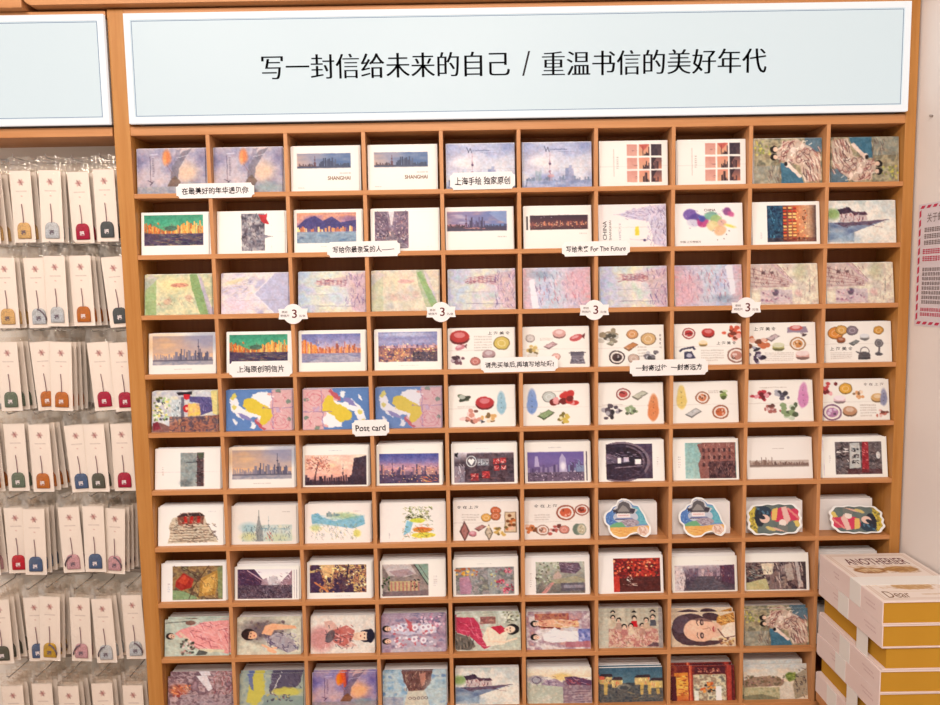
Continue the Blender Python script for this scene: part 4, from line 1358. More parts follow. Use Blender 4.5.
def p_garden():
    c = Cv(seed=93)
    c.wc([(150, 130, 124), (170, 150, 140), (136, 118, 112)], 14, 5, 10, 112, 96)
    c.p([(5, 10), (70, 10), (84, 36), (60, 44), (20, 40)], (206, 190, 184), 0.85)
    c.p([(20, 28), (64, 22), (80, 36), (40, 46)], (170, 140, 140), 0.8)
    c.p([(78, 10), (112, 10), (112, 70), (104, 60)], (150, 170, 150), 0.85)
    c.l([(80, 12), (110, 66)], 2.4, (90, 76, 76))
    c.l([(90, 12), (112, 52)], 1.4, (110, 96, 90))
    c.dots(5, 40, 22, 92, 30, [(96, 110, 76), (130, 140, 100), (76, 84, 64)], 1.5, 3)
    c.r(22, 56, 88, 82, (206, 180, 130), 0.8)
    for x in range(24, 88, 9):
        c.r(x, 58, x + 4, 82, [(190, 120, 110), (226, 206, 150), (206, 140, 120)][x % 3], 0.8)
    c.dots(72, 52, 92, 76, 18, [(96, 90, 80), (60, 60, 60), (180, 110, 100)], 1.2, 2.4)
    c.p([(5, 84), (112, 82), (112, 96), (5, 96)], (140, 116, 116), 0.85)
    c.tx(124, 42, 132, 72, 6, (160, 140, 140))
    c.flap(62, a=0.25)
    return c


def p_flowers():
    c = Cv(seed=95)
    c.wc([(150, 140, 140), (176, 160, 156), (130, 126, 124), (170, 160, 140)], 13, 6, 22, 142, 96)
    c.dots(6, 24, 56, 42, 26, [(226, 160, 70), (240, 196, 100), (190, 110, 70)], 2, 4, 0.9)
    c.p([(14, 50), (36, 44), (44, 76), (40, 94), (16, 94)], (196, 140, 160), 0.8)
    c.st(44, 40, 80, 90, 34, 10, 0.8, [(110, 130, 116), (190, 190, 180), (150, 140, 150)], 1, 0.7, 1)
    c.p([(80, 24), (100, 24), (104, 96), (84, 96)], (170, 166, 160), 0.7)
    c.dots(84, 26, 112, 80, 18, [(206, 190, 130), (160, 120, 130), (190, 200, 190)], 1.5, 3)
    for x, y in ((128, 34), (132, 78), (122, 86), (110, 60)):
        c.dots(x - 8, y - 8, x + 8, y + 8, 12, [(206, 90, 110), (226, 140, 150), (170, 60, 84)], 1.5, 3.4, 0.9)
    c.tx(56, 12, 90, 14, 1)
    return c


def p_pavilion():
    c = Cv(c=(248, 237, 228), seed=97)
    c.g(26, 10, 140, 96, [(190, 186, 170), (160, 152, 140), (130, 120, 112)])
    c.dots(26, 12, 80, 70, 90, [(140, 140, 110), (176, 180, 150), (110, 104, 90), (206, 206, 186)], 1.5, 3, 0.85)
    c.p([(80, 12), (126, 14), (132, 30), (118, 44), (84, 40)], (130, 104, 116))
    c.st(82, 14, 128, 42, 24, 9, 0.3, [(190, 170, 176), (96, 74, 90)], 1.3, 0.8)
    c.p([(66, 48), (78, 36), (86, 48), (84, 64), (68, 62)], (196, 170, 156))
    c.p([(60, 60), (120, 50), (140, 58), (140, 66), (64, 70)], (170, 160, 134))
    c.p([(60, 68), (70, 66), (50, 96), (38, 96)], (206, 150, 140))
    c.r(84, 68, 140, 90, (120, 108, 116), 0.9)
    c.r(90, 74, 136, 82, (160, 150, 156), 0.9)
    c.st(26, 60, 60, 94, 20, 16, 2.2, [(176, 160, 150), (110, 100, 96)], 1, 0.6)
    c.tx(12, 40, 18, 80, 7)
    c.flap(58, a=0.25)
    return c


def p_redleaves():
    c = Cv(c=(248, 235, 226), seed=99)
    c.wc([(150, 34, 34), (196, 60, 44), (120, 28, 34), (176, 44, 38)], 10, 34, 8, 144, 96)
    c.dots(36, 10, 142, 56, 130, [(220, 70, 50), (240, 110, 70), (96, 24, 30), (206, 50, 44), (90, 60, 50), (244, 180, 130)], 1.2, 3.2, 0.9)
    c.p([(48, 60), (144, 56), (144, 96), (48, 96)], (104, 44, 40), 0.85)
    c.r(34, 56, 48, 96, (206, 60, 46), 0.9)
    c.st(56, 72, 90, 80, 10, 12, 0.1, [(236, 200, 180)], 0.9, 0.8, 0.3)
    c.st(66, 56, 78, 72, 10, 6, 0.9, [(240, 220, 206)], 1.1, 0.85, 0.9)
    c.flap(56, (180, 120, 110), 0.4)
    return c


def p_greystreet():
    c = Cv(seed=101)
    c.g(6, 24, 146, 96, [(196, 176, 180), (130, 106, 120), (96, 76, 92), (110, 92, 104)])
    c.p([(6, 26), (24, 26), (32, 60), (26, 96), (6, 96)], (206, 186, 186))
    c.st(6, 28, 34, 94, 26, 8, 1.57, [(130, 106, 116), (226, 210, 206)], 1.3, 0.8, 0.7)
    c.p([(112, 26), (146, 24), (146, 80), (116, 70)], (110, 74, 96))
    c.sky(40, 112, 56, 8, 26, 10, [(170, 140, 150), (200, 170, 170), (130, 104, 120)])
    c.st(36, 30, 144, 66, 60, 8, 1.4, [(84, 60, 80), (210, 180, 176), (150, 110, 124), (180, 90, 90)], 1.2, 0.8, 0.7)
    c.p([(60, 56), (96, 56), (136, 96), (34, 96)], (110, 96, 106), 0.85)
    c.st(40, 62, 130, 94, 30, 14, 0, [(140, 124, 130), (84, 66, 80)], 1, 0.6, 0.3)
    c.tx(96, 12, 124, 14, 1)
    return c


def p_lane():
    c = Cv(seed=103)
    c.wc([(110, 84, 84), (150, 124, 116), (84, 64, 70), (170, 146, 130)], 13, 4, 22, 144, 97)
    c.p([(40, 26), (70, 24), (66, 56), (44, 56)], (216, 196, 170))
    c.st(4, 24, 44, 70, 26, 14, 0.5, [(206, 180, 150), (90, 70, 70), (140, 160, 150)], 1.4, 0.8, 0.5)
    c.st(12, 42, 62, 66, 26, 5, 0.5, [(236, 220, 196), (60, 50, 56), (150, 120, 110)], 1.4, 0.85, 1)
    c.p([(4, 78), (50, 66), (58, 97), (4, 97)], (190, 176, 130))
    c.p([(60, 58), (78, 40), (90, 97), (56, 97)], (150, 124, 116), 0.85)
    c.st(66, 24, 142, 94, 60, 20, 1.4, [(190, 166, 156), (70, 52, 60), (120, 94, 94), (226, 206, 190)], 1.6, 0.8, 0.25)
    c.p([(94, 30), (110, 26), (116, 70), (100, 74)], (190, 170, 156), 0.85)
    c.p([(118, 22), (126, 22), (134, 90), (126, 92)], (206, 190, 180), 0.8)
    c.p([(136, 24), (144, 24), (144, 97), (138, 97)], (96, 80, 80))
    return c


# portraits printed sideways on the cards of the ninth row
SKN = (232, 184, 156)


def p_ladypink():
    c = Cv(c=(196, 190, 174), seed=105)
    c.wc([(186, 184, 168), (206, 200, 182), (190, 180, 160)], 20)
    c.l([(2, 10), (50, 6), (52, 12)], 2.4, (110, 104, 96), 0.8)
    c.e(60, 10, 12, 6, (150, 110, 96))
    c.p([(24, 38), (40, 26), (72, 18), (90, 8), (150, 4), (150, 96), (132, 92), (100, 82), (80, 80), (60, 66), (52, 48), (36, 50)], (238, 158, 150))
    c.st(60, 10, 148, 84, 60, 26, 0.5, [(240, 176, 170), (206, 110, 116), (246, 196, 186), (190, 96, 104)], 2, 0.75, 0.9)
    c.p([(82, 80), (140, 84), (140, 92), (84, 90)], (222, 200, 170))
    c.l([(36, 38), (56, 56)], 6, (236, 190, 166))
    c.l([(56, 56), (60, 70)], 4.5, (236, 190, 166))
    c.dots(38, 56, 70, 94, 40, [(236, 206, 196), (130, 110, 96), (206, 150, 140), (90, 84, 70)], 2, 4, 0.9)
    c.p([(80, 84), (100, 90), (96, 98), (72, 98)], (96, 84, 78), 0.8)
    c.head(16, 46, 9, SKN, (70, 44, 44), -1.5)
    return c


def p_ladydark():
    c = Cv(c=(206, 196, 172), seed=107)
    c.wc([(200, 190, 166), (216, 204, 180), (184, 172, 150)], 20)
    c.e(60, 34, 46, 26, (110, 84, 90), a=0.75, soft=26)
    c.dots(30, 10, 110, 70, 60, [(96, 70, 84), (130, 106, 104), (150, 130, 110)], 2, 5, 0.6)
    c.p([(58, 44), (66, 22), (84, 16), (136, 22), (140, 30), (88, 34), (80, 48)], (236, 174, 132))
    c.p([(64, 56), (96, 40), (130, 60), (146, 84), (120, 96), (86, 78)], (176, 160, 160))
    c.st(62, 42, 146, 92, 80, 12, 0.6, [(120, 100, 124), (214, 200, 196), (96, 76, 104), (190, 176, 180)], 1.8, 0.8, 1.3)
    c.l([(60, 74), (78, 84), (92, 82)], 5.5, (236, 178, 140))
    c.e(82, 90, 12, 5, (236, 178, 140), 0.4)
    c.head(32, 46, 15, (238, 180, 140), (70, 44, 44), -1.4)
    c.p([(14, 40), (30, 36), (26, 56), (16, 56)], (84, 54, 50))
    return c


def p_ladyportrait():
    c = Cv(c=(232, 212, 198), seed=109)
    c.wc([(236, 218, 204), (226, 204, 190)], 24)
    c.e(26, 60, 30, 34, (214, 140, 136), a=0.8, soft=16)
    c.p([(30, 14), (50, 10), (96, 70), (110, 80), (84, 84), (50, 60)], (226, 176, 160))
    c.p([(44, 40), (84, 24), (104, 40), (96, 66), (76, 84), (54, 70)], (206, 110, 100), 0.85)
    c.st(34, 24, 100, 88, 50, 14, 0.8, [(110, 90, 96), (236, 200, 190), (176, 90, 90), (84, 70, 84)], 2, 0.75, 1.2)
    c.e(46, 54, 10, 18, (110, 100, 104), 0.4, 0.7)
    c.p([(100, 46), (118, 44), (118, 66), (100, 64)], SKN)
    c.head(126, 54, 17, (240, 196, 168), (62, 50, 70), 1.57)
    c.e(140, 54, 9, 19, (62, 52, 74))
    return c


def p_ladieslilac():
    c = Cv(c=(170, 150, 170), seed=111)
    c.wc([(150, 134, 162), (190, 160, 176), (176, 140, 160), (140, 124, 150)], 14)
    c.dots(84, 4, 148, 40, 50, [(206, 130, 160), (226, 176, 190), (130, 110, 140), (236, 210, 220)], 2, 4, 0.8)
    for y, q in ((38, (206, 190, 206)), (72, (190, 170, 186))):
        c.p([(20, y - 8), (44, y - 16), (110, y - 14), (130, y - 4), (128, y + 10), (60, y + 16), (22, y + 8)], q)
        c.dots(30, y - 14, 124, y + 14, 50, [(226, 200, 206), (196, 130, 146), (140, 120, 150), (240, 224, 226), (206, 100, 110)], 2, 3.8, 0.8)
        c.head(14, y - 2, 8.5, (236, 190, 170), (50, 36, 46), -1.5)
    for x, y in ((44, 34), (78, 34), (98, 34), (110, 32), (76, 66), (98, 68)):
        c.e(x, y, 7, 8, (234, 220, 226))
        c.e(x, y, 3, 3.4, (190, 150, 170))
    c.p([(56, 8), (70, 20), (74, 44), (66, 44)], (206, 90, 96), 0.8)
    c.p([(24, 92), (90, 84), (140, 90), (140, 100), (20, 100)], (206, 196, 200), 0.6)
    return c


def p_ladyred():
    c = Cv(c=(206, 196, 178), seed=113)
    c.wc([(210, 200, 180), (190, 178, 160), (220, 210, 196)], 18)
    c.p([(0, 8), (40, 10), (54, 30), (60, 60), (86, 84), (64, 96), (30, 60), (0, 50)], (206, 70, 96))
    c.st(2, 12, 70, 90, 40, 24, 0.7, [(230, 110, 130), (170, 44, 70), (226, 140, 150)], 2, 0.7, 0.8)
    c.p([(0, 52), (30, 62), (44, 88), (30, 98), (0, 96)], (130, 110, 100))
    c.st(0, 56, 40, 98, 16, 14, 1.5, [(90, 74, 70), (180, 150, 130)], 2, 0.8, 0.3)
    c.wc([(190, 110, 104), (150, 90, 84), (214, 150, 130)], 6, 56, 8, 92, 28, 0.9)
    c.p([(72, 36), (108, 40), (120, 56), (112, 84), (70, 88), (60, 66)], (232, 206, 182))
    c.p([(80, 36), (104, 32), (118, 46), (100, 56)], (206, 56, 76))
    c.l([(72, 44), (76, 74), (112, 78), (140, 68)], 5, (238, 200, 172))
    c.dots(112, 4, 148, 26, 24, [(236, 226, 200), (120, 110, 90), (170, 160, 120)], 1.4, 3)
    c.head(126, 44, 14, (238, 200, 174), (60, 42, 44), 1.5)
    return c


def p_ladiesduo():
    c = Cv(c=(206, 180, 176), seed=115)
    c.wc([(206, 176, 170), (226, 206, 200), (180, 140, 150), (214, 160, 150)], 14)
    c.wc([(170, 60, 64), (206, 130, 90), (140, 60, 70)], 9, 20, 2, 100, 20, 0.8)
    c.p([(28, 22), (60, 18), (120, 22), (126, 36), (60, 44), (30, 40)], (226, 170, 140))
    c.st(30, 20, 124, 42, 40, 18, 0.1, [(196, 80, 74), (240, 210, 190), (226, 180, 120)], 2, 0.8, 0.4)
    c.l([(30, 38), (80, 44)], 3, (120, 40, 44))
    c.p([(38, 62), (66, 40), (80, 50), (120, 52), (124, 78), (60, 82), (40, 76)], (236, 224, 220))
    c.st(40, 44, 122, 80, 26, 20, 0.2, [(206, 190, 196), (250, 240, 238)], 1.8, 0.7, 0.5)
    c.wc([(96, 96, 160), (140, 136, 190), (200, 190, 216)], 7, 122, 46, 150, 80, 0.95)
    c.p([(90, 82), (150, 78), (150, 96), (92, 94)], (190, 110, 120), 0.8)
    c.head(22, 30, 8.5, (238, 196, 172), (46, 32, 40), -1.5)
    c.head(22, 66, 8.5, (238, 196, 172), (46, 32, 40), -1.5)
    return c


def p_group():
    c = Cv(c=(206, 186, 160), seed=117)
    c.wc([(206, 190, 166), (190, 170, 146), (216, 196, 170)], 18)
    c.p([(24, 60), (40, 36), (120, 34), (138, 60), (140, 96), (22, 96)], (206, 160, 136))
    c.wc([(214, 170, 146), (196, 120, 110), (222, 190, 160), (206, 150, 130)], 7, 24, 46, 140, 98, 0.9)
    c.st(26, 50, 138, 96, 60, 14, 1.3, [(226, 200, 170), (180, 100, 96), (150, 110, 96), (236, 190, 180)], 1.8, 0.7, 0.5)
    for x, y, q in ((34, 14, (206, 180, 150)), (48, 22, (190, 150, 130)), (84, 16, (210, 40, 50)), (128, 14, (110, 100, 104)), (60, 40, (196, 130, 120)), (76, 38, (220, 190, 160)), (102, 38, (200, 150, 130)), (112, 22, (206, 170, 140))):
        c.p([(x - 8, y + 24), (x - 6, y + 7), (x + 6, y + 7), (x + 8, y + 24)], q)
        c.head(x, y, 6, (234, 196, 166), (50, 36, 40))
    c.r(0, 0, 22, 100, (206, 192, 170), 0.7)
    c.r(141, 0, 150, 100, (150, 130, 130), 0.6)
    c.p([(112, 96), (128, 84), (140, 86), (140, 96)], (96, 70, 80), 0.7)
    return c


def p_face():
    c = Cv(c=(222, 190, 158), seed=119)
    c.wc([(226, 196, 164), (210, 176, 146)], 24)
    c.e(46, 50, 45, 46, (104, 72, 74))
    c.e(96, 14, 22, 11, (104, 70, 70), 0.2)
    c.e(84, 90, 32, 7, (110, 76, 74), -0.1)
    c.e(24, 34, 20, 26, (118, 88, 92), 0.3)
    c.e(68, 52, 39, 34, (232, 178, 146))
    c.e(60, 40, 20, 18, (240, 190, 158), a=0.7, soft=10)
    c.p([(40, 20), (54, 12), (92, 16), (98, 30), (60, 24)], (104, 70, 70), 0.6)
    for y in (30, 68):
        c.e(72, y, 4.5, 9, (96, 60, 58))
        c.e(73, y, 2, 5, (200, 160, 140))
        c.l([(62, y - 8), (60, y), (63, y + 8)], 2, (110, 70, 64))
    c.l([(74, 50), (90, 46), (92, 54)], 1.6, (190, 120, 100))
    c.e(101, 50, 4.4, 9, (190, 70, 70))
    c.p([(100, 30), (118, 34), (120, 66), (100, 76)], (226, 176, 146), 0.8)
    c.p([(110, 14), (148, 2), (150, 30), (118, 40), (106, 30)], (206, 140, 70))
    c.st(112, 8, 148, 38, 22, 12, 0.6, [(110, 60, 50), (236, 190, 110)], 2.2, 0.8, 0.8)
    c.p([(116, 56), (132, 34), (150, 30), (150, 76), (124, 76)], (236, 206, 180))
    c.l([(110, 50), (118, 66), (126, 76), (150, 70)], 2.4, (120, 70, 60))
    c.dots(112, 78, 150, 98, 30, [(196, 140, 90), (130, 80, 70), (226, 190, 130)], 2, 4, 0.9)
    return c


# bottom row
def p_streetpaint():
    c = Cv(c=(150, 110, 116), seed=121)
    c.wc([(170, 130, 136), (130, 92, 100), (196, 160, 160), (150, 110, 110)], 13)
    c.p([(66, 0), (92, 0), (106, 40), (96, 46)], (226, 206, 204), 0.9)
    c.e(26, 40, 22, 16, (206, 110, 76), a=0.8, soft=10)
    c.dots(8, 28, 52, 60, 26, [(226, 130, 80), (170, 70, 60), (240, 170, 120)], 2, 4, 0.85)
    c.st(0, 0, 66, 60, 34, 14, 0.7, [(200, 170, 170), (110, 74, 84)], 1.5, 0.7, 0.8)
    c.st(108, 2, 150, 98, 44, 14, 1.57, [(170, 60, 66), (206, 150, 150), (120, 60, 70)], 1.6, 0.7, 0.5)
    c.wc([(150, 120, 130), (190, 160, 160), (120, 90, 100)], 6, 30, 56, 150, 100, 0.8)
    return c


def p_yellowblue():
    c = Cv(c=(170, 180, 170), seed=123)
    c.wc([(150, 170, 170), (190, 196, 170), (130, 150, 160)], 18)
    c.p([(34, 0), (56, 0), (60, 60), (40, 90), (16, 80), (22, 40)], (226, 206, 70), 0.9)
    c.p([(18, 0), (32, 0), (34, 50), (28, 44)], (104, 116, 176), 0.9)
    c.p([(76, 0), (150, 0), (140, 34), (96, 54), (70, 60)], (90, 76, 104), 0.9)
    c.st(70, 2, 146, 52, 40, 14, 0.6, [(60, 50, 80), (150, 140, 160), (120, 100, 110)], 1.6, 0.75, 0.8)
    c.l([(96, 6), (76, 62)], 2.4, (226, 220, 214))
    c.e(112, 52, 34, 12, (226, 210, 80), a=0.9, soft=5)
    c.p([(60, 60), (150, 66), (150, 100), (54, 100)], (140, 160, 150), 0.7)
    c.dots(64, 60, 120, 80, 24, [(150, 100, 110), (206, 190, 110), (84, 80, 100)], 1.5, 3.4)
    return c


def p_towerposter():
    c = Cv(c=(150, 176, 196), seed=125)
    c.wc([(130, 166, 196), (170, 190, 200), (190, 200, 200), (120, 150, 186)], 16)
    c.p([(44, 0), (118, 0), (112, 40), (96, 58), (62, 58), (52, 34)], (130, 96, 92))
    c.st(50, 2, 112, 56, 50, 10, 1.57, [(96, 66, 72), (180, 140, 120), (206, 176, 150)], 1.4, 0.8, 0.5)
    c.p([(86, 10), (102, 6), (100, 40), (92, 46)], (206, 150, 130), 0.8)
    c.p([(58, 58), (100, 56), (110, 100), (50, 100)], (206, 196, 176), 0.9)
    c.e(126, 60, 26, 40, (190, 200, 196), a=0.6, soft=18)
    for x in (64, 74, 84, 94, 102):
        c.ring(x, 78, 3.4, 3.4, 1.2, (110, 84, 90))
    c.wc([(150, 150, 170), (186, 176, 176)], 9, 0, 74, 48, 100, 0.7)
    c.flap(56, a=0.3)
    return c


def p_bridge():
    c = Cv(c=(232, 216, 200), seed=127)
    c.g(0, 0, 150, 26, [(240, 224, 208), (236, 210, 176)])
    c.e(80, 26, 22, 10, (236, 196, 120), a=0.8, soft=8)
    c.wc([(206, 196, 176), (190, 186, 166), (216, 204, 186)], 12, 0, 40, 90, 100)
    c.wc([(176, 150, 150), (150, 120, 130), (196, 170, 166)], 9, 82, 36, 150, 100)
    c.e(20, 32, 20, 11, (170, 160, 166), a=0.85, soft=5)
    c.p([(40, 36), (64, 30), (84, 44), (84, 54), (30, 48)], (170, 140, 156), 0.85)
    c.ring(20, 34, 10, 9, 1.4, (110, 84, 110))
    c.st(6, 24, 70, 50, 30, 12, 0.5, [(130, 100, 124), (226, 206, 206)], 1.5, 0.75, 0.8)
    c.p([(86, 26), (110, 24), (150, 36), (150, 50), (92, 48)], (120, 84, 110))
    c.st(88, 26, 148, 50, 24, 14, 0.4, [(84, 56, 84), (206, 170, 176), (190, 90, 90)], 1.6, 0.8, 0.5)
    for k in range(6):
        c.l([(96 + k * 3, 66 + k * 7), (150, 64 + k * 7)], 1.6, (200, 176, 170), 0.8)
    return c


def p_tealnight():
    c = Cv(c=(84, 110, 122), seed=129)
    c.g(0, 0, 150, 46, [(70, 100, 116), (92, 122, 130)])
    c.wc([(80, 84, 84), (110, 104, 96), (66, 74, 80)], 8, 0, 46, 150, 100)
    for x0, x1, y in ((0, 30, 22), (30, 54, 32), (84, 120, 26), (120, 150, 36)):
        c.p([(x0, y + 26), (x0, y + 4), (x0 + 6, y), (x1 - 2, y), (x1, y + 6), (x1, y + 26)], (196, 170, 110))
        c.p([(x0 - 2, y + 6), (x0 + 5, y - 3), (x1, y - 3), (x1 + 2, y + 6)], (72, 60, 64))
        c.st(x0, y + 6, x1, y + 24, 10, 8, 1.57, [(226, 110, 80), (240, 210, 140), (80, 60, 60)], 2, 0.85, 0.2)
    c.r(0, 26, 12, 36, (214, 110, 84))
    c.e(58, 58, 16, 9, (130, 124, 110))
    c.e(58, 60, 11, 6, (84, 84, 84))
    for x in (10, 96, 114, 134):
        c.p([(x, 46), (x + 9, 46), (x + 8, 80), (x + 1, 80)], (214, 176, 90), 0.8)
    c.st(0, 60, 150, 98, 50, 14, 0, [(110, 110, 104), (60, 66, 72), (206, 170, 100)], 1.5, 0.6, 0.2)
    c.a[:2] = (226, 216, 204)
    return c


def p_doors():
    c = Cv(c=(150, 60, 44), seed=131)
    c.wc([(160, 60, 44), (130, 44, 40), (180, 80, 50)], 10)
    c.g(8, 20, 40, 100, [(226, 130, 50), (240, 170, 70), (206, 100, 50)])
    c.p([(0, 30), (12, 30), (12, 100), (0, 100)], (110, 40, 44))
    for y in (24, 40, 56, 72):
        c.st(14, y, 38, y + 12, 8, 10, 0, [(250, 200, 90), (150, 50, 40), (190, 70, 44)], 2.4, 0.8, 0.3)
    c.r(42, 0, 50, 100, (206, 80, 50))
    c.r(44, 0, 46, 100, (236, 140, 90))
    c.r(56, 4, 128, 24, (110, 40, 44))
    for x in (64, 78, 92, 106):
        c.st(x, 8, x + 10, 20, 8, 7, 0.7, [(226, 150, 110), (190, 90, 70)], 2, 0.9, 1.2)
    c.r(52, 26, 130, 100, (196, 160, 120))
    c.wc([(206, 180, 140), (160, 120, 96), (226, 200, 160), (120, 100, 90)], 10, 54, 28, 128, 100, 0.9)
    c.dots(70, 50, 106, 76, 22, [(214, 100, 50), (240, 150, 70), (96, 70, 60)], 2.5, 5)
    c.r(104, 60, 118, 100, (232, 222, 206))
    c.r(54, 72, 64, 100, (226, 206, 184))
    c.r(132, 0, 144, 100, (190, 70, 50))
    c.r(143, 0, 146, 100, (110, 40, 40))
    return c


def p_landscape():
    c = Cv(c=(226, 206, 178), seed=133)
    c.g(0, 0, 150, 50, [(200, 200, 190), (232, 212, 180), (236, 210, 176)])
    c.wc([(236, 216, 190), (206, 204, 196), (240, 206, 170)], 16, 0, 0, 150, 44, 0.5, 2)
    c.p([(0, 46), (20, 36), (60, 34), (84, 40), (100, 52), (90, 62), (0, 66)], (160, 130, 104), 0.85)
    c.dots(2, 34, 96, 62, 70, [(150, 120, 90), (120, 110, 80), (190, 160, 126), (170, 130, 120)], 2, 4, 0.7)
    c.e(112, 36, 13, 12, (140, 150, 76), a=0.9, soft=4)
    c.dots(100, 26, 126, 48, 26, [(120, 136, 70), (170, 176, 96)], 1.5, 3)
    c.p([(126, 30), (150, 12), (150, 90), (120, 100), (116, 60)], (170, 150, 120), 0.8)
    c.st(122, 10, 148, 96, 34, 10, 1.2, [(110, 90, 80), (206, 180, 140), (84, 66, 64)], 1.6, 0.75, 0.8)
    c.p([(96, 50), (108, 50), (120, 100), (70, 100)], (220, 204, 180), 0.9)
    c.wc([(170, 166, 120), (200, 186, 140), (150, 146, 104)], 7, 0, 66, 84, 100, 0.8)
    c.p([(0, 90), (40, 84), (80, 96), (80, 100), (0, 100)], (130, 124, 96), 0.7)
    return c


def charm_paper():
    c = Cv(48, 150, (254, 233, 216), 24, 75, 201)
    for k in range(6):
        a = k * 1.047
        c.e(24 + 4.2 * math.cos(a), 24 + 4.2 * math.sin(a), 3.2, 1.8, [(206, 150, 140), (170, 126, 120), (222, 170, 156)][k % 3], a)
    c.e(24, 24, 2, 2, (184, 100, 100))
    c.tx(12, 41, 36, 43.5, 1, (196, 170, 160), 0.8)
    c.tx(22, 51, 26, 55, 1, (216, 150, 140), 0.7)
    return c


def box_lid():
    c = Cv(185, 240, (250, 228, 212), 74, 96, 203)
    Q = (222, 186, 160)
    for k in (8, 13):
        c.l([(k, k), (185 - k, k), (185 - k, 240 - k), (k, 240 - k), (k, k)], 1.4, Q)
    for sx in (1, -1):
        for k in range(10):
            c.l([(92 + sx * (18 + k * 4), 108), (92 + sx * (46 + k * 2), 90 - k * 2)], 2, (206, 150, 90), 0.7)
    c.e(58, 92, 34, 15, (170, 104, 44))
    c.e(58, 92, 26, 9, (236, 196, 150))
    c.e(126, 88, 36, 15, (190, 130, 60))
    c.st(30, 78, 160, 106, 70, 12, 0.3, [(160, 100, 50), (236, 190, 120), (190, 130, 70)], 1.8, 0.85, 1.2)
    c.e(96, 172, 40, 17, (214, 160, 96))
    c.st(60, 160, 134, 186, 50, 14, 0.6, [(206, 150, 90), (246, 214, 170)], 1.6, 0.8, 0.9)
    c.st(20, 66, 166, 84, 60, 12, 0.1, [(206, 150, 90), (226, 180, 130)], 1.6, 0.7, 0.6)
    c.l([(24, 196), (120, 196)], 1.5, (190, 140, 90), 0.8)
    c.st(20, 150, 172, 190, 60, 14, 0.4, [(214, 164, 106), (190, 134, 76)], 1.6, 0.7, 0.8)
    c.tx(92, 208, 150, 214, 1, (206, 160, 110), 0.8)
    c.st(140, 180, 170, 220, 30, 10, 0.9, [(226, 190, 150), (240, 214, 190)], 1.6, 0.8, 1.4)
    return c


def dc_pavilion(v=0):
    c = Cv(115, 95, (110, 150, 196), 100, 84, 141)
    c.wc([(60, 100, 176), (84, 130, 196), (70, 116, 190)], 9, 0, 0, 52, 62)
    c.wc([(70, 160, 180), (110, 186, 196), (60, 140, 176)], 8, 64, 20, 115, 62)
    c.e(56, 44, 32, 16, (196, 196, 206))
    c.p([(22, 26), (32, 18), (38, 6), (58, 1), (70, 8), (74, 20), (88, 26), (80, 34), (30, 34)], (206, 200, 200))
    c.p([(24, 28), (36, 22), (40, 10), (52, 4), (66, 10), (70, 22), (82, 27), (76, 36), (32, 36)], (96, 88, 90))
    c.p([(36, 30), (44, 20), (50, 14), (60, 20), (66, 30)], (150, 140, 134))
    c.p([(22, 24), (34, 26), (38, 34), (26, 34)], (60, 52, 66))
    c.p([(70, 22), (82, 24), (78, 34), (66, 32)], (60, 52, 66))
    c.r(34, 35, 68, 45, (246, 226, 220))
    c.tx(37, 38, 65, 42, 1, (214, 110, 100), 0.8)
    c.r(30, 46, 74, 51, (120, 130, 180))
    c.l([(28, 50), (76, 50)], 2.2, (84, 70, 96))
    c.e(66, 58, 24, 9, (170, 150, 160))
    c.st(48, 52, 84, 66, 20, 10, 0.2, [(130, 100, 110), (206, 190, 196)], 1.6, 0.8)
    c.p([(12, 66), (26, 58), (44, 56), (56, 68), (40, 74), (16, 76)], (110, 176, 120))
    c.p([(0, 70), (60, 69), (92, 66), (115, 66), (115, 95), (0, 95)], (244, 176, 84))
    c.wc([(246, 190, 90), (240, 160, 70), (250, 206, 130)], 9, 10, 70, 84, 95, 0.7)
    c.st(14, 78, 76, 86, 14, 14, 0.1, [(226, 130, 60), (250, 200, 120)], 1.6, 0.7, 0.3)
    c.e(98, 78, 15, 12, (240, 206, 186))
    c.st(88, 68, 108, 90, 16, 9, 0.9, [(206, 140, 110), (226, 170, 140)], 2.4, 0.8, 0.9)
    c.dots(4, 24, 30, 60, 20, [(110, 150, 214), (130, 170, 220)], 0.8, 1.5)
    return c


def dc_lady(k=0):
    c = Cv(130, 75, (96, 110, 106), 100, 60, 143)
    c.wc([(90, 104, 100), (110, 120, 112)], 14)
    c.r(0, 0, 22, 75, (222, 190, 60))
    c.dots(0, 4, 22, 72, 30, [(240, 214, 90), (170, 140, 50), (130, 120, 60)], 2, 3.5)
    c.p([(110, 44), (130, 40), (130, 62), (116, 58)], (232, 196, 90))
    c.e(40, 20, 20, 15, (44, 60, 76))
    c.e(30, 34, 12, 20, (40, 44, 56))
    c.dots(28, 8, 52, 24, 16, [(76, 116, 140), (40, 60, 80)], 2, 3.6)
    c.p([(58, 20), (84, 10), (100, 16), (124, 14), (128, 44), (110, 42), (96, 46), (70, 44), (58, 38)], (226, 50, 84))
    c.p([(62, 14), (76, 10), (70, 40), (58, 40)], (240, 190, 90))
    c.p([(84, 10), (96, 8), (104, 40), (94, 52), (88, 40)], (240, 186, 170))
    c.l([(100, 14), (126, 40)], 5, (236, 130, 120))
    c.e(84, 48, 9, 9, (246, 222, 206))
    c.l([(60, 60), (90, 66)], 6, (236, 176, 150))
    c.p([(72, 50), (96, 56), (94, 70), (70, 60)], (120, 120, 112))
    c.e(42, 36, 12, 10, (242, 196, 174))
    c.e(36, 32, 8, 5, (40, 44, 56), 0.4)
    c.e(54, 60, 12, 4, (226, 196, 110), 0.4)
    if k:
        c.turn()
    return c
# ---------------------------------------------------------------- room shell
ROWP = 0.12984
ZT = 1.88
DIV = 0.165


def zs(j):
    return ZT - ROWP * j


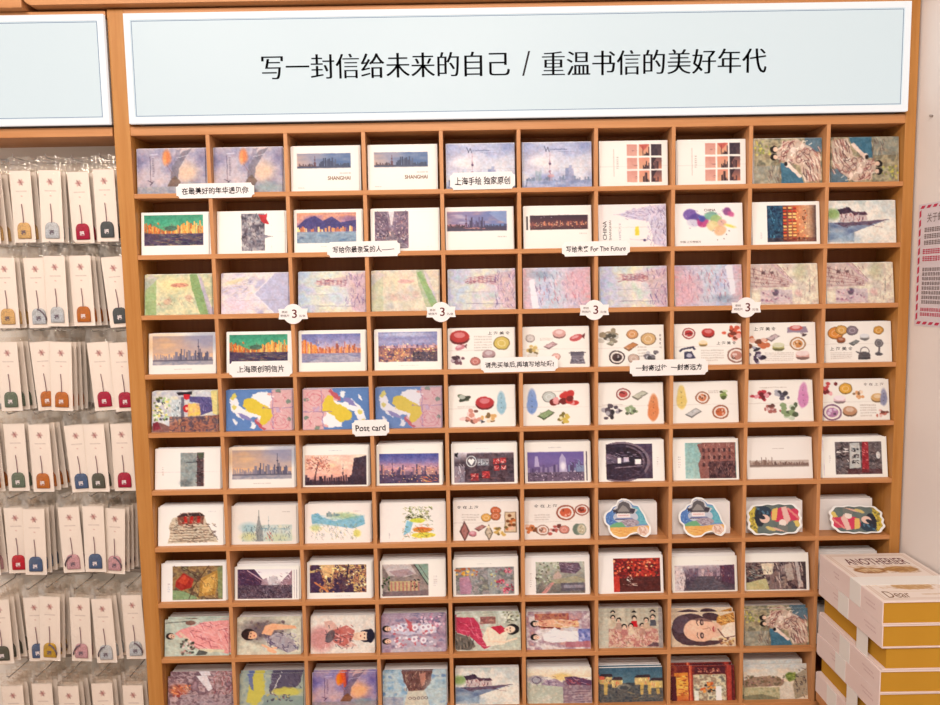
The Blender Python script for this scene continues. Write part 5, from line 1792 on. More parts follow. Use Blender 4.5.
struct('floor', -2.4, 0.95, -3.6, 0.22, -0.03, 0.0, M_FLOOR, 'brown board floor below the shelves')
struct('wall_back', -2.4, 0.95, 0.18, 0.23, 0.0, 2.95, M_WALL, 'plain wall behind the postcard rack')
struct('wall_right', 0.850, 0.90, -3.6, 0.18, 0.0, 2.95, M_WALL, 'off-white painted wall right of the postcard rack')
struct('ceiling', -2.4, 0.95, -3.6, 0.22, 2.95, 3.0, M_CEIL, 'pale ceiling above the rack')

# ---------------------------------------------------------------- the postcard rack
XL, XR = -0.8225, 0.8225
rack = tag(empty('postcard_rack', (0, 0, 0)), 'tall orange-brown wooden rack with ten rows of postcard cubbyholes', 'rack')
box('front_stile', -0.857, XL, 0.0, 0.016, 0.0, 2.135, M_WZ, rack, 0.0012)
box('side_panel', -0.8345, XL, 0.016, 0.105, 0.0, 2.135, M_WZ, rack)
box('side_panel', XR, 0.8455, 0.0, 0.105, 0.0, 2.135, M_WZ, rack, 0.0012)
box('back_panel', XL, XR, 0.094, 0.105, 0.30, 2.125, M_WB, rack)
box('top_rail', XL, XR, 0.0005, 0.094, 2.121, 2.1348, M_WX, rack, 0.001)
box('header_shelf', XL, XR, 0.0005, 0.094, 1.8765, 1.8955, M_WX, rack, 0.001)
for j in range(1, 11):
    box('shelf', XL, XR, 0.0, 0.094, zs(j) - 0.005, zs(j) + 0.005, M_WX, rack, 0.0008)
for i in range(1, 10):
    x = (i - 5) * DIV
    for j in range(10):
        z0, z1 = zs(j + 1) + 0.005, (zs(j) - 0.005 if j else 1.8765)
        if j == 0:
            bmd = bmesh.new()
        bx(bmd, x - 0.004, x + 0.004, 0.0004, 0.094, z0, z1)
    link('divider', bm_mesh('divider', bmd), M_WD, rack)
box('base_front', XL, XR, 0.0005, 0.02, 0.0, zs(10) - 0.005, M_WX, rack)

# ---------------------------------------------------------------- header light boxes and upper cabinet
def lightbox(name, x0, x1, z0, z1, label):
    t = tag(empty(name, ((x0 + x1) / 2, 0, z0)), label, 'light box', 'header light boxes')
    ox, oz = (x0 + x1) / 2, z0
    w, h = (x1 - x0) / 2, z1 - z0
    box('housing', -w + 0.004, w - 0.004, -0.006, 0.09, 0.004, h - 0.004, M_PAPER, t)
    bm = bmesh.new()
    b_ = 0.0125
    bx(bm, -w, w, -0.0150, -0.006, 0, b_)
    bx(bm, -w, w, -0.0150, -0.006, h - b_, h)
    bx(bm, -w, -w + b_, -0.0150, -0.006, b_, h - b_)
    bx(bm, w - b_, w, -0.0150, -0.006, b_, h - b_)
    link('rim', bm_mesh('rim', bm), M_RIM, t)
    box('lit_panel', -w + b_, w - b_, -0.0125, -0.0062, b_, h - b_, M_LIT, t)
    bm = bmesh.new()
    q, s_ = 0.0145, 0.0011
    for a in ((-w + q, w - q, q, q + s_), (-w + q, w - q, h - q - s_, h - q), (-w + q, -w + q + s_, q + s_, h - q - s_), (w - q - s_, w - q, q + s_, h - q - s_)):
        bx(bm, a[0], a[1], -0.0129, -0.0124, a[2], a[3])
    link('border_line', bm_mesh('border_line', bm), M_BLUE, t)
    return t, ox, oz


lb, ox, oz = lightbox('lightbox_sign', -0.8165, 0.8175, 1.8985, 2.1205, 'long glowing white header sign with a line of dark Chinese lettering')
text('lettering', '写一封信给未来的自己', M_INK, lb, -0.2765 - ox, 2.0085 - oz, -0.0132, w=0.518, h=0.0500, offset=-0.0095, song=0.021)
text('lettering', '/', M_INK, lb, 0.0165 - ox, 2.0080 - oz, -0.0132, w=0.017, h=0.050, offset=-0.004)
text('lettering', '重温书信的美好年代', M_INK, lb, 0.2840 - ox, 2.0065 - oz, -0.0132, w=0.470, h=0.0500, offset=-0.0095, song=0.021)
lightbox('lightbox_sign', -1.50, -0.8578, 1.8985, 2.1205, 'blank glowing white header panel over the charm display')


def rounded(x0, x1, z0, z1, r, corners):
    pts = []
    for (cx, cz, a0, k) in ((x0 + r, z0 + r, 180, 0), (x1 - r, z0 + r, 270, 1), (x1 - r, z1 - r, 0, 2), (x0 + r, z1 - r, 90, 3)):
        if k in corners:
            for s_ in range(7):
                a = R(a0 + 15 * s_)
                pts.append((cx + r * math.cos(a), cz + r * math.sin(a)))
        else:
            pts.append(((x0, x1, x1, x0)[k], (z0, z0, z1, z1)[k]))
    return pts


for x0, x1, z0, cs, lab in ((-1.02, 0.846, 2.1385, (0,), 'long wooden cupboard front above the lettered sign, rounded at its lower left corner'),
                            (-1.62, -1.0215, 2.1335, (), 'wooden cupboard front above the blank light panel at left')):
    o = plate('cupboard_front', rounded(x0, x1, z0, 2.60, 0.020, cs), -0.020, 0.10, M_WX, None, 0.002)
    tag(o, lab, 'cupboard', 'cupboard fronts over the signs')

# ---------------------------------------------------------------- the charm bay left of the rack
bay = tag(empty('charm_display', (-1.18, 0, 0)), 'wooden display bay with a cream back board and rows of wire hooks', 'display')


def bb(name, x0, x1, y0, y1, z0, z1, m_, bev=0.0):
    return box(name, x0 + 1.18, x1 + 1.18, y0, y1, z0, z1, m_, bay, bev)


bb('header_board', -1.50, -0.8605, 0.0005, 0.115, 1.8765, 1.8955, M_WX, 0.001)
bb('top_rail', -1.50, -0.8605, 0.0005, 0.10, 2.121, 2.1325, M_WX, 0.001)
bb('back_board', -1.50, -0.8605, 0.105, 0.115, 0.25, 1.8765, M_CREAM)
bb('side_panel', -1.54, -1.50, 0.0, 0.17, 0.0, 2.1325, M_WZ, 0.001)
bb('base_front', -1.50, -0.8605, 0.0, 0.02, 0.0, 0.25, M_WX)

# charm packs: (x at the hook, z of the top of the paper card, pouch colour, colour word, lean, side cord, spare packs)
TAN, SIL, CRI, CHA = (234, 180, 112), (208, 204, 200), (186, 32, 60), (84, 86, 84)
ORA, OLI, NAV, RED2, PNK, YEL, DKO = (206, 112, 44), (112, 120, 96), (82, 98, 128), (206, 34, 46), (220, 160, 160), (212, 160, 50), (92, 88, 72)
ROWS = [
    ('top', [(-1.1512, 1.8104, TAN, 'tan', 0, 0, 3), (-1.0792, 1.8125, TAN, 'tan', 0, 0, 3), (-1.0103, 1.8114, SIL, 'pale grey', 1.5, 0, 2), (-0.9547, 1.8083, CRI, 'crimson', -1, 0, 2), (-0.8950, 1.8114, CHA, 'charcoal', 0, 0, 3)]),
    ('second', [(-1.1245, 1.6262, TAN, 'tan', 0, 0, 3), (-1.0617, 1.6252, SIL, 'pale grey', -0.5, 1, 1), (-1.0134, 1.6283, SIL, 'pale grey', 1, 0, 1), (-0.9619, 1.6283, ORA, 'rust orange', 0, 0, 3), (-0.8899, 1.6241, CHA, 'charcoal', -4, 0, 1)]),
    ('third', [(-1.1317, 1.4420, OLI, 'olive green', 0, 0, 3), (-1.0628, 1.4410, ORA, 'orange', -3, 0, 1), (-1.0113, 1.4399, ORA, 'orange', 3, 0, 3), (-0.9362, 1.4379, CRI, 'crimson', -3, 0, 2), (-0.8837, 1.4369, CRI, 'crimson', -2, 0, 1)]),
    ('fourth', [(-1.2006, 1.2557, ORA, 'orange', 0, 0, 3), (-1.1338, 1.2578, OLI, 'olive green', 0, 0, 2), (-1.0741, 1.2568, ORA, 'orange', 0, 0, 3), (-1.0000, 1.2527, NAV, 'slate blue', -3, 0, 1), (-0.9526, 1.2547, DKO, 'dark olive', -1, 0, 2), (-0.8950, 1.2537, CRI, 'crimson', 0, 0, 2)]),
    ('fifth', [(-1.2089, 1.0654, PNK, 'pink', 0, 0, 3), (-1.1471, 1.0664, RED2, 'bright red', 0, 0, 2), (-1.0988, 1.0643, NAV, 'slate blue', 2, 0, 3), (-1.0257, 1.0654, PNK, 'pink', -1, -1, 2), (-0.9650, 1.0685, NAV, 'slate blue', 1.5, 0, 2), (-0.9187, 1.0602, PNK, 'pink', 4, 1, 3)]),
    ('sixth', [(-1.1955, 0.8544, DKO, 'dark olive', 0, 0, 3), (-1.1204, 0.8554, NAV, 'slate blue', -1, 0, 2), (-1.0761, 0.8596, YEL, 'golden yellow', 4, 1, 3), (-1.0134, 0.8534, PNK, 'pink', 2, -1, 1), (-0.9609, 0.8524, SIL, 'silver grey', -1, -1, 2), (-0.8960, 0.8565, SIL, 'silver grey', -1, 1, 1)]),
    ('lowest', [(-1.1790, 0.6486, NAV, 'slate blue', 0, 0, 3), (-1.1152, 0.6486, RED2, 'red', 0, 0, 3), (-1.0504, 0.6455, PNK, 'pink', 0, 0, 3), (-0.9763, 0.6466, ORA, 'orange', 0, 0, 3), (-0.9022, 0.6445, OLI, 'olive green', 0, 0, 2)]),
]


def grid_card(cv, w, h, t, name):
    """a thin card: picture on the front as a fine mesh, plain cream edges and back; origin bottom centre"""
    nx, ny = cv.nx, cv.ny
    xs = np.linspace(-w / 2, w / 2, nx)
    zz = np.linspace(h, 0, ny)
    X, Z = np.meshgrid(xs, zz)
    V = np.stack([X, np.zeros_like(X), Z], -1).reshape(-1, 3)
    idx = np.arange(nx * ny).reshape(ny, nx)
    F = np.stack([idx[:-1, :-1], idx[1:, :-1], idx[1:, 1:], idx[:-1, 1:]], -1).reshape(-1, 4)
    ring = np.concatenate([idx[0, :-1], idx[:-1, -1], idx[-1, :0:-1], idx[:0:-1, 0]])
    n0 = len(V)
    m_ = len(ring)
    e1, e2 = V[ring].copy(), V[ring].copy()
    e2[:, 1] = t
    V = np.concatenate([V, e1, e2])
    k = np.arange(m_)
    k2 = (k + 1) % m_
    F2 = np.stack([n0 + k, n0 + k2, n0 + m_ + k2, n0 + m_ + k], -1)
    faces = F.tolist() + F2.tolist() + [list(range(n0 + m_, n0 + 2 * m_))]
    me = bpy.data.meshes.new(name)
    me.from_pydata(V.tolist(), [], faces)
    lin = cv.final() / 255.0
    lin = np.where(lin <= 0.04045, lin / 12.92, ((lin + 0.055) / 1.055) ** 2.4) / WL * 0.86
    C = np.ones((len(V), 4))
    C[:n0, :3] = np.clip(lin.reshape(-1, 3), 0.004, 0.9)
    C[n0:, :3] = alb((246, 232, 220))
    at = me.attributes.new('print', 'FLOAT_COLOR', 'POINT')
    at.data.foreach_set('color', C.ravel())
    me.materials.append(M_PRINT)
    return me


def polar_card(cv, pts, t, name, border=0.07):
    """a shaped card with a white rim; pts (mm, y down) run round the outline"""
    P = np.array(pts, float)
    q = np.concatenate([P, P[:1]])
    d = np.r_[0, np.cumsum(np.hypot(*np.diff(q, axis=0).T))]
    u = np.linspace(0, d[-1], 161)[:-1]
    O = np.stack([np.interp(u, d, q[:, 0]), np.interp(u, d, q[:, 1])], -1)
    for _ in range(2):
        O = (np.roll(O, 1, 0) + O * 2 + np.roll(O, -1, 0)) / 4
    c = (O.max(0) + O.min(0)) / 2
    fr = np.r_[np.linspace(0, 1 - border - 0.006, 44), 1 - border + 0.006, 1.0]
    V = np.concatenate([c + (O - c) * f for f in fr])
    n, k = 160, len(fr)
    ix = np.clip(((V[:, 0] / cv.w) * (cv.nx - 1)).round().astype(int), 0, cv.nx - 1)
    iy = np.clip(((V[:, 1] / cv.h) * (cv.ny - 1)).round().astype(int), 0, cv.ny - 1)
    col = cv.final()[iy, ix]
    col[-2 * n:] = (248, 238, 226)
    zb = O[:, 1].max()
    def to(A, y):
        return np.stack([(A[:, 0] - c[0]) / 1000, np.full(len(A), y), (zb - A[:, 1]) / 1000], -1)
    faces = []
    for a in range(k - 1):
        for b in range(n):
            faces.append((a * n + b, (a + 1) * n + b, (a + 1) * n + (b + 1) % n, a * n + (b + 1) % n))
    VV = np.concatenate([to(V, 0), to(O, 0), to(O, t)])
    n0 = len(V)
    for b in range(n):
        faces.append((n0 + b, n0 + n + b, n0 + n + (b + 1) % n, n0 + (b + 1) % n))
    faces.append(tuple(range(n0 + n, n0 + 2 * n))[::-1])
    me = bpy.data.meshes.new(name)
    me.from_pydata(VV.tolist(), [], faces)
    lin = np.clip(col, 0, 255) / 255.0
    lin = np.where(lin <= 0.04045, lin / 12.92, ((lin + 0.055) / 1.055) ** 2.4) / WL * 0.86
    C = np.ones((len(VV), 4))
    C[:n0, :3] = np.clip(lin, 0.004, 0.9)
    C[n0:, :3] = alb((246, 232, 220))
    at = me.attributes.new('print', 'FLOAT_COLOR', 'POINT')
    at.data.foreach_set('color', C.ravel())
    me.materials.append(M_PRINT)
    me.update()
    bm = bmesh.new()
    bm.from_mesh(me)
    bmesh.ops.recalc_face_normals(bm, faces=bm.faces)
    bm.to_mesh(me)
    bm.free()
    return me


# one pack of each colour is built with its parts, the rest are copies
PW, PH, HD = 0.0470, 0.154, 0.022
_paper = grid_card(charm_paper(), PW, PH, 0.0008, 'paper_card')
_mats = {}


def cloth(c):
    if c not in _mats:
        mm = plaster('brocade', alb(c), alb(tuple(v * 0.74 + 12 for v in c)), 420)
        mm.node_tree.nodes['Principled BSDF'].inputs['Roughness'].default_value = 0.55
        _mats[c] = mm
    return _mats[c]


def sleeve_mesh():
    bm = bmesh.new()
    w, z0, z1 = PW / 2 + 0.002, -HD - PH - 0.004, 0.008
    nx, nz = 8, 38
    def sheet(sgn):
        g = []
        for b in range(nz + 1):
            for a in range(nx + 1):
                u, v = a / nx * 2 - 1, b / nz
                bul = (1 - u * u) * min(1, 6 * v, 4 * (1 - v) + 0.15)
                y = -0.0060 * bul if sgn < 0 else 0.0022
                y += 0.0006 * math.sin(a * 2.1 + b * 1.3) * (1 - u * u) * (sgn < 0)
                g.append(bm.verts.new((u * w, y, z0 + (z1 - z0) * v)))
        for b in range(nz):
            for a in range(nx):
                slot = int(z0 + (z1 - z0) * (b + 0.5) / nz > -HD)
                zm = z0 + (z1 - z0) * (b + 0.5) / nz
                if a in (2, 3, 4, 5) and -0.010 < zm < 0.0055:
                    continue  # the hanging hole
                p = b * (nx + 1) + a
                f = (g[p], g[p + 1], g[p + nx + 2], g[p + nx + 1])
                nf = bm.faces.new(f if sgn < 0 else f[::-1])
                nf.smooth = True
                nf.material_index = slot
    sheet(-1)
    sheet(1)
    return bm_mesh('sleeve', bm)


_sleeve = sleeve_mesh()
_sleeve.materials.append(M_CLEAR)
_sleeve.materials.append(M_CRINKLE)


def pouch_mesh():
    out = []
    w, h = 0.0148, 0.0345
    for a in (-w, w):
        pass
    out = [(-w, 0.001), (-w * 0.92, 0), (w * 0.92, 0), (w, 0.001), (w, h * 0.62), (w * 0.94, h * 0.78), (w * 0.74, h * 0.93), (w * 0.42, h), (-w * 0.42, h), (-w * 0.74, h * 0.93), (-w * 0.94, h * 0.78), (-w, h * 0.62)]
    bm = bmesh.new()
    rings = []
    for f, y in ((1.0, 0.0), (1.0, -0.0014), (0.93, -0.0026), (0.6, -0.0037), (0.2, -0.0041)):
        rings.append([bm.verts.new((x * f, y, h * 0.48 + (z - h * 0.48) * f)) for x, z in out])
    for a, b in zip(rings, rings[1:]):
        for k in range(len(out)):
            bm.faces.new((a[k], a[(k + 1) % len(out)], b[(k + 1) % len(out)], b[k])).smooth = True
    bm.faces.new(rings[-1])
    bm.faces.new(rings[0][::-1])
    return bm_mesh('pouch', bm)


_pouch = pouch_mesh()
_em = text_geo('福', 0.03)
M_THREAD = mat('red_brown_cord', alb((130, 90, 96)), 0.7)
M_PALE = mat('pale_stitching', alb((236, 214, 204)), 0.6)
M_DKST = mat('dark_stitching', alb((110, 90, 96)), 0.6)


def make_pack(c, side):
    t = empty('charm_pack', (0, 0, 0))
    pc = link('paper_card', _paper, None, t)
    pc.location = (0, -0.0005, -HD - PH)
    zc = -HD - 0.113 + 0.006
    pm = _pouch.copy()
    pm.materials.clear()
    pm.materials.append(cloth(c))
    po = bpy.data.objects.new('pouch', pm)
    COL.objects.link(po)
    po.parent = t
    po.location = (0.0005, -0.0014, -HD - PH + 0.0085)
    po['label'] = 'puffy brocade pouch with an arched top'
    co, fs = _em
    q = co - (co.min(0) + co.max(0)) / 2
    me = bpy.data.meshes.new('stitched_emblem')
    me.from_pydata([(a * 0.0105, -0.0046, 0.013 + b * 0.0105) for a, b in q], [], fs)
    pale = sum(c) < 400
    link('stitched_emblem', me, M_PALE if pale else M_DKST, po)
    top = -HD - PH + 0.0085 + 0.0345
    tube('cord', [(-0.001, -0.0022, top + 0.040), (0.0003, -0.0024, top + 0.02), (0.0005, -0.0026, top + 0.006), (0.0005, -0.0032, top - 0.003)], 0.0009, M_THREAD, t)
    if side:
        tube('side_cord', [(0.0, -0.0056, top - 0.002), (side * 0.006, -0.0064, top - 0.004), (side * 0.012, -0.0058, top - 0.011), (side * 0.0165, -0.0048, top - 0.020), (side * 0.0165, -0.0044, top - 0.026)], 0.0016, M_DKST, t)
    link('clear_sleeve', _sleeve, None, t)
    return t


def copy_tree(o):
    r_ = o.copy()
    COL.objects.link(r_)
    for ch in o.children:
        c2 = ch.copy()
        COL.objects.link(c2)
        c2.parent = r_
        for g in ch.children:
            d = g.copy()
            COL.objects.link(d)
            d.parent = c2
    return r_


packs = {}
ORD = ['first', 'second', 'third', 'fourth', 'fifth', 'sixth']
rnd = random.Random(4)
for rn, items in ROWS:
    zr = sum(i_[1] for i_ in items) / len(items) + HD + 0.010
    rail = tag(empty('hook_rail', (-1.18, 0.0988, zr)), 'steel rail of wire hooks on the cream board, %s charm row' % rn, 'hook rail', 'hook rails behind the charm packs')
    box('rail_bar', -0.318, 0.318, -0.002, 0.0055, -0.004, 0.004, M_METAL, rail, 0.0008)
    for n_, (x, z, c, w_, ln, sd, sp) in enumerate(items):
        zh = z + HD
        lx = x + 1.18
        box('hook_clip', lx - 0.008, lx + 0.008, -0.0055, -0.002, -0.006, 0.007, M_METAL, rail, 0.0008)
        tube('hook', [(lx, -0.004, 0.002), (lx, -0.014, zh - zr + 0.0035), (lx, -0.045, zh - zr + 0.003), (lx, -0.086, zh - zr + 0.003), (lx, -0.0920, zh - zr + 0.009)], 0.0013, M_METAL, rail)
        key = (c, sd)
        sp = max(sp, 2)
        for k in range(sp + 1):
            if key not in packs:
                packs[key] = make_pack(c, sd)
                o = packs[key]
            else:
                o = copy_tree(packs[key])
            o.location = (x + 0.001 * k, 0.021 + 0.0175 * k + (0.007 if n_ % 2 else 0), zh - 0.001 * k)
            o.rotation_euler = (R(1.0), R(ln - (1.4 if ln <= 0 else 0.4) * k), R(rnd.uniform(-3, 3)))
            if rn == 'lowest':
                tag(o, ('cream charm card cut off by the frame, %s row of hooks, %s pack from left' if k == 0 else 'spare cream card behind the %s row pack, %s from left') % (rn, ORD[n_]), 'charm pack', 'charm packs hanging at the front' if k == 0 else 'spare packs behind the %s pack, %s row' % (ORD[n_], rn))
            elif k == 0:
                tag(o, '%s pouch charm in clear sleeve, %s row of hooks, %s pack from left' % (w_, rn, ORD[n_]), 'charm pack', 'charm packs hanging at the front')
            else:
                tag(o, 'spare %s charm pack behind the %s front pack in the %s row' % (w_, ORD[n_], rn), 'charm pack', 'spare packs behind the %s pack, %s row' % (ORD[n_], rn))
# ---------------------------------------------------------------- postcards
# clear height of the front cards, lean, depth of the stack behind, per row
ROWH = {1: (0.0975, 4, 0.012), 2: (0.092, 6, 0.012), 3: (0.088, 8, 0.010), 4: (0.089, 7, 0.012), 5: (0.090, 8, 0.012), 6: (0.0905, 8, 0.022), 7: (0.087, 8, 0.026), 8: (0.083, 8, 0.036), 9: (0.084, 9, 0.030), 10: (0.081, 9, 0.034)}
DXM = {
    1: [-4.0, -4.5, -3.7, -2.9, 0.2, 2.1, -0.0, 3.7, 4.0, 4.4], 2: [-3.7, -4.0, -2.1, -1.0, -3.7, 0.6, -1.6, -0.1, 3.2, 4.4],
    3: [-4.0, -1.9, 1.3, -3.3, -1.4, -1.5, 2.4, 1.3, 3.7, 4.0], 4: [-1.6, 3.5, -2.5, -0.7, -4.1, -4.4, -4.3, 2.4, 1.6, 4.3],
    5: [-4.1, -4.1, 1.5, -2.2, -4.4, -4.4, -4.4, -2.6, -0.6, 4.0], 6: [-4.2, -3.8, -4.0, -3.8, -1.1, -1.8, -1.4, 0.7, 1.3, 4.2],
    7: [-4.4, -4.4, -3.6, 0.5, 0.6, -4.0, 0, 0, 0, 0], 8: [-4.4, -3.4, -3.9, -2.6, -2.2, -4.4, -1.0, 0.6, 0.3, 0],
    9: [-4.2, -4.4, -0.8, -3.4, 3.5, -1.8, -1.1, 0.3, 4.0, 0], 10: [-4.4, -4.4, -2.0, -4.2, -1.5, 1.0, 0.5, 1.7, 4.2, 0]}
TALL = {(8, 2): 0.005, (8, 7): 0.003, (8, 8): 0.005, (8, 5): 0.003, (7, 1): 0.002, (7, 5): 0.002, (6, 4): 0.002, (8, 6): 0.003}
HT = {(8, 2): -0.008, (8, 1): 0.003, (8, 7): 0.003, (8, 8): -0.003, (9, 7): -0.004, (9, 8): -0.005, (10, 1): -0.003, (10, 5): 0.001}
A = {}


def put(j, i, cv, short, where, spare=(0.002, 0.001), depth=None, txt=()):
    if 'food' in short or 'nine' in short or 'rainbow' in short:
        cv.gr, cv.org, cv.gm = 0.2, 0.25, 1.12
    elif short.startswith('white') or short.startswith('half') or j in (6, 8) or (j, i) in ((4, 1), (4, 2), (4, 3), (4, 4), (2, 1), (2, 3), (2, 9)):
        cv.org, cv.gr, cv.gm = 0.12, 0.42, 1.12
    else:
        cv.org, cv.gr, cv.gm = 0.3, 0.36, 1.06
    if 'sunset' in short or 'skyline' in short:
        cv.org, cv.gr, cv.gm = 0.1, 0.14, 1.1
    if 'abstract' in short:
        cv.org, cv.gr = 0.9, 0.15
    if 'woman' in short or 'vintage' in short:
        cv.org, cv.gr, cv.gm = 0.25, 0.36, 1.06
    A[(j, i)] = (cv, short, where, spare, depth, txt)


b = p_balloon()
put(1, 1, b, 'first mauve hot-air balloon watercolour card', 'top left corner of the rack')
put(1, 2, b, 'second mauve hot-air balloon watercolour card', 'right of its twin in the top row')
b = p_panowhite()
SH = (('SHANGHAI', 106, 71, 50, 8.5, 0, M_BROWN),)
put(1, 3, b, 'white postcard with narrow skyline banner and gold lettering', 'third in the top row', (0.003, 0.001), None, SH)
put(1, 4, b, 'white skyline banner postcard with brown capital lettering', 'fourth in the top row', (0.003, 0.001), None, SH)
b = p_wtower()
put(1, 5, b, 'cloudy blue tower watercolour card behind a handwritten label', 'fifth in the top row')
put(1, 6, b, 'cloudy blue tower watercolour card in full view', 'sixth in the top row', (-0.003, 0.001))
b = p_nine()
put(1, 7, b, 'cream card with nine small sunset squares', 'seventh in the top row')
put(1, 8, b, 'cream nine-squares sunset card', 'eighth in the top row')
put(1, 9, p_ladies(), 'olive and teal card of women lying sideways, heads left', 'in the top row')
put(1, 10, p_ladies(1), 'olive and teal card of women upside down, heads right', 'in the top right corner')

put(2, 1, p_bund(), 'green-sky waterfront postcard', 'at the left end of the second row', (0.0045, 0.0))
put(2, 2, p_lane_red(), 'white card with grey lane photograph and red star', 'in the second row', (0.003, 0.0))
put(2, 3, p_hills(), 'purple hills and harbour lights postcard', 'third in the second row')
put(2, 4, p_street(), 'half-picture card of a narrow mauve street', 'fourth in the second row', (0.003, 0.001))
put(2, 5, p_panosun(), 'white card with a pink-to-blue sunset skyline band', 'in the second row')
put(2, 6, p_nightpano(), 'white card with a dark night skyline band', 'in the second row')
put(2, 7, p_chinatower(), 'pale lilac tower drawing card with sideways capitals', 'in the second row', (0.002, 0.001), None,
    (('CHINA', 14, 60, 42, 9, 90, M_INK), ('SHANGHAI', 26, 60, 44, 5.5, 90, M_GREY)))
put(2, 8, p_map(), 'white card with a rainbow-coloured watercolour map', 'in the second row', (0.002, 0.0), None,
    (('CHINA', 78, 16, 26, 6, 0, M_GREY), ('中国·上海明信片', 34, 90, 46, 5.5, 0, M_GREY)))
put(2, 9, p_nightlane(), 'lantern-lit night alley postcard', 'in the second row')
put(2, 10, p_house(), 'waterside house watercolour card, blue stream below', 'right end of second row')

put(3, 1, p_lawn(), 'yellow-green garden watercolour card', 'left end of third row')
put(3, 2, p_road(), 'lilac wash card with a pale diagonal road', 'in the third row')
put(3, 3, p_pastel(0), 'blue-to-pink pastel card, small building drawn sideways', 'third in third row')
put(3, 4, p_lawn(1), 'pinkish garden watercolour card with green stripe', 'in the third row')
put(3, 5, p_pastel(1), 'lavender pastel tower card right of the pink garden card', 'third row')
put(3, 6, p_pinkwash(), 'rose and grey wash card with white post at left', 'third row')
put(3, 7, p_pastel(2), 'lavender pastel tower card between two rose wash cards', 'third row')
put(3, 8, p_pinkwash(1), 'rose and grey wash card with white post at right', 'third row')
b = p_arcade()
put(3, 9, b, 'beige arcade street watercolour card', 'ninth in the third row')
put(3, 10, b, 'beige arcade street watercolour card against the side panel', 'third row end')

b = p_sunset()
put(4, 1, b, 'orange sunset skyline postcard', 'left end of the fourth row', (-0.004, 0.0))
put(4, 2, p_bund(), 'green-sky waterfront postcard behind a handwritten label', 'in the fourth row')
put(4, 3, p_bundviolet(), 'violet-sky waterfront buildings postcard', 'in the fourth row')
put(4, 4, p_aerial(), 'violet dusk postcard of a dense lit city', 'in the fourth row')
SM = '上 海 美 食'
put(4, 5, p_food(4, 5), 'white food card with red bun at top left', 'in the fourth row', (0.002, 0.0), None, ((SM, 116, 13, 50, 8, 0, M_INK),))
put(4, 6, p_food(4, 6), 'white food card with a grey typewriter', 'in the fourth row', (0.002, 0.0), None, ())
put(4, 7, p_food(4, 7), 'white food card with a dark round dish and dumplings', 'in the fourth row', (0.002, 0.0), None, ((SM, 143, 40, 34, 5, 90, M_GREY),))
put(4, 8, p_food(4, 8), 'white food card with an old blue telephone', 'in the fourth row', (0.002, 0.0), None, ((SM, 116, 47, 44, 8, 0, M_INK),))
put(4, 9, p_food(4, 9), 'white food card with lettering at top left', 'in the fourth row', (0.002, 0.0), None, ((SM, 36, 14, 50, 9, 0, M_INK),))
put(4, 10, p_food(4, 10), 'white food card with grey kettle and fan', 'in the fourth row', (0.002, 0.0), None, ((SM, 36, 66, 52, 9, 0, M_INK),))

put(5, 1, p_collage(), 'purple, red and yellow collage postcard', 'left end of the fifth row')
put(5, 2, p_abstract(), 'abstract blue, yellow and pink card, blue at left', 'second in the fifth row')
put(5, 3, p_abstract(1), 'abstract pink, yellow and blue card, blue at right', 'third in the fifth row')
put(5, 4, p_abstract(2), 'muted abstract blue and yellow card right of the price-free label', 'fifth row')
A[(5, 4)] = (A[(5, 4)][0], 'muted abstract blue, yellow and pink card', 'fourth in the fifth row', (0.002, 0.001), None, ())
put(5, 5, p_food(5, 5), 'food card with a pale blue brush shape at right', 'in the fifth row')
put(5, 6, p_food(5, 6), 'food card with a blue brush shape and red heap', 'in the fifth row')
put(5, 7, p_food(5, 7), 'food card with an orange brush shape at right', 'in the fifth row')
put(5, 8, p_food(5, 8), 'food card with a yellow brush shape at left', 'in the fifth row')
put(5, 9, p_food(5, 9), 'food card with a magenta brush shape at right', 'in the fifth row')
put(5, 10, p_food(5, 10), 'food card crowded with small dishes and handwriting', 'right end of fifth row', (0.003, -0.001), None, (('食 在 上 海', 116, 12, 46, 7, 0, M_GREY),))

put(6, 1, p_half(), 'white card with grey-green street strip printed right of centre', 'sixth row', (0.001, 0.0), 0.008)
put(6, 2, p_sunset(), 'orange sunset skyline postcard with wide white border', 'in the sixth row')
put(6, 3, p_treesun(), 'pink dusk postcard with bare red trees', 'in the sixth row')
put(6, 4, p_citynight(), 'blue-violet night city postcard', 'in the sixth row', (0.002, 0.001), 0.030)
put(6, 5, p_neon(), 'postcard of red neon shop signs', 'in the sixth row', (0.002, 0.0), 0.018)
put(6, 6, p_purplenight(), 'purple night skyline postcard', 'in the sixth row', (0.002, 0.0), 0.018)
put(6, 7, p_tunnel(), 'white card with dark purple arched tunnel photograph', 'in the sixth row')
put(6, 8, p_brick(), 'red brick houses under green sky postcard', 'in the sixth row')
put(6, 9, p_sepia(), 'white card with a thin sepia skyline strip', 'in the sixth row')
put(6, 10, p_shopsign(), 'grey and red shop-sign postcard leaning', 'right end of the sixth row', (-0.003, 0.0))

put(7, 1, p_temple(), 'brown ink temple sketch postcard', 'left end of the seventh row')
put(7, 2, p_sketchtower(), 'blue-green ink skyline sketch postcard', 'in the seventh row', (0.003, 0.0))
put(7, 3, p_sketchriver(), 'blue river sketch postcard', 'in the seventh row')
put(7, 4, p_sketchtrees(), 'green tree and yellow ground sketch postcard', 'in the seventh row')
put(7, 5, p_food(7, 5), 'food card with a tray of orange snacks', 'in the seventh row', (0.002, 0.0), None, (('食 在 上 海', 34, 14, 50, 8, 0, M_INK),))
put(7, 6, p_food(7, 6), 'food card with noodle bowl and grey basket', 'in the seventh row', (0.002, 0.0), None, (('食 在 上 海', 50, 14, 54, 8, 0, M_INK),))

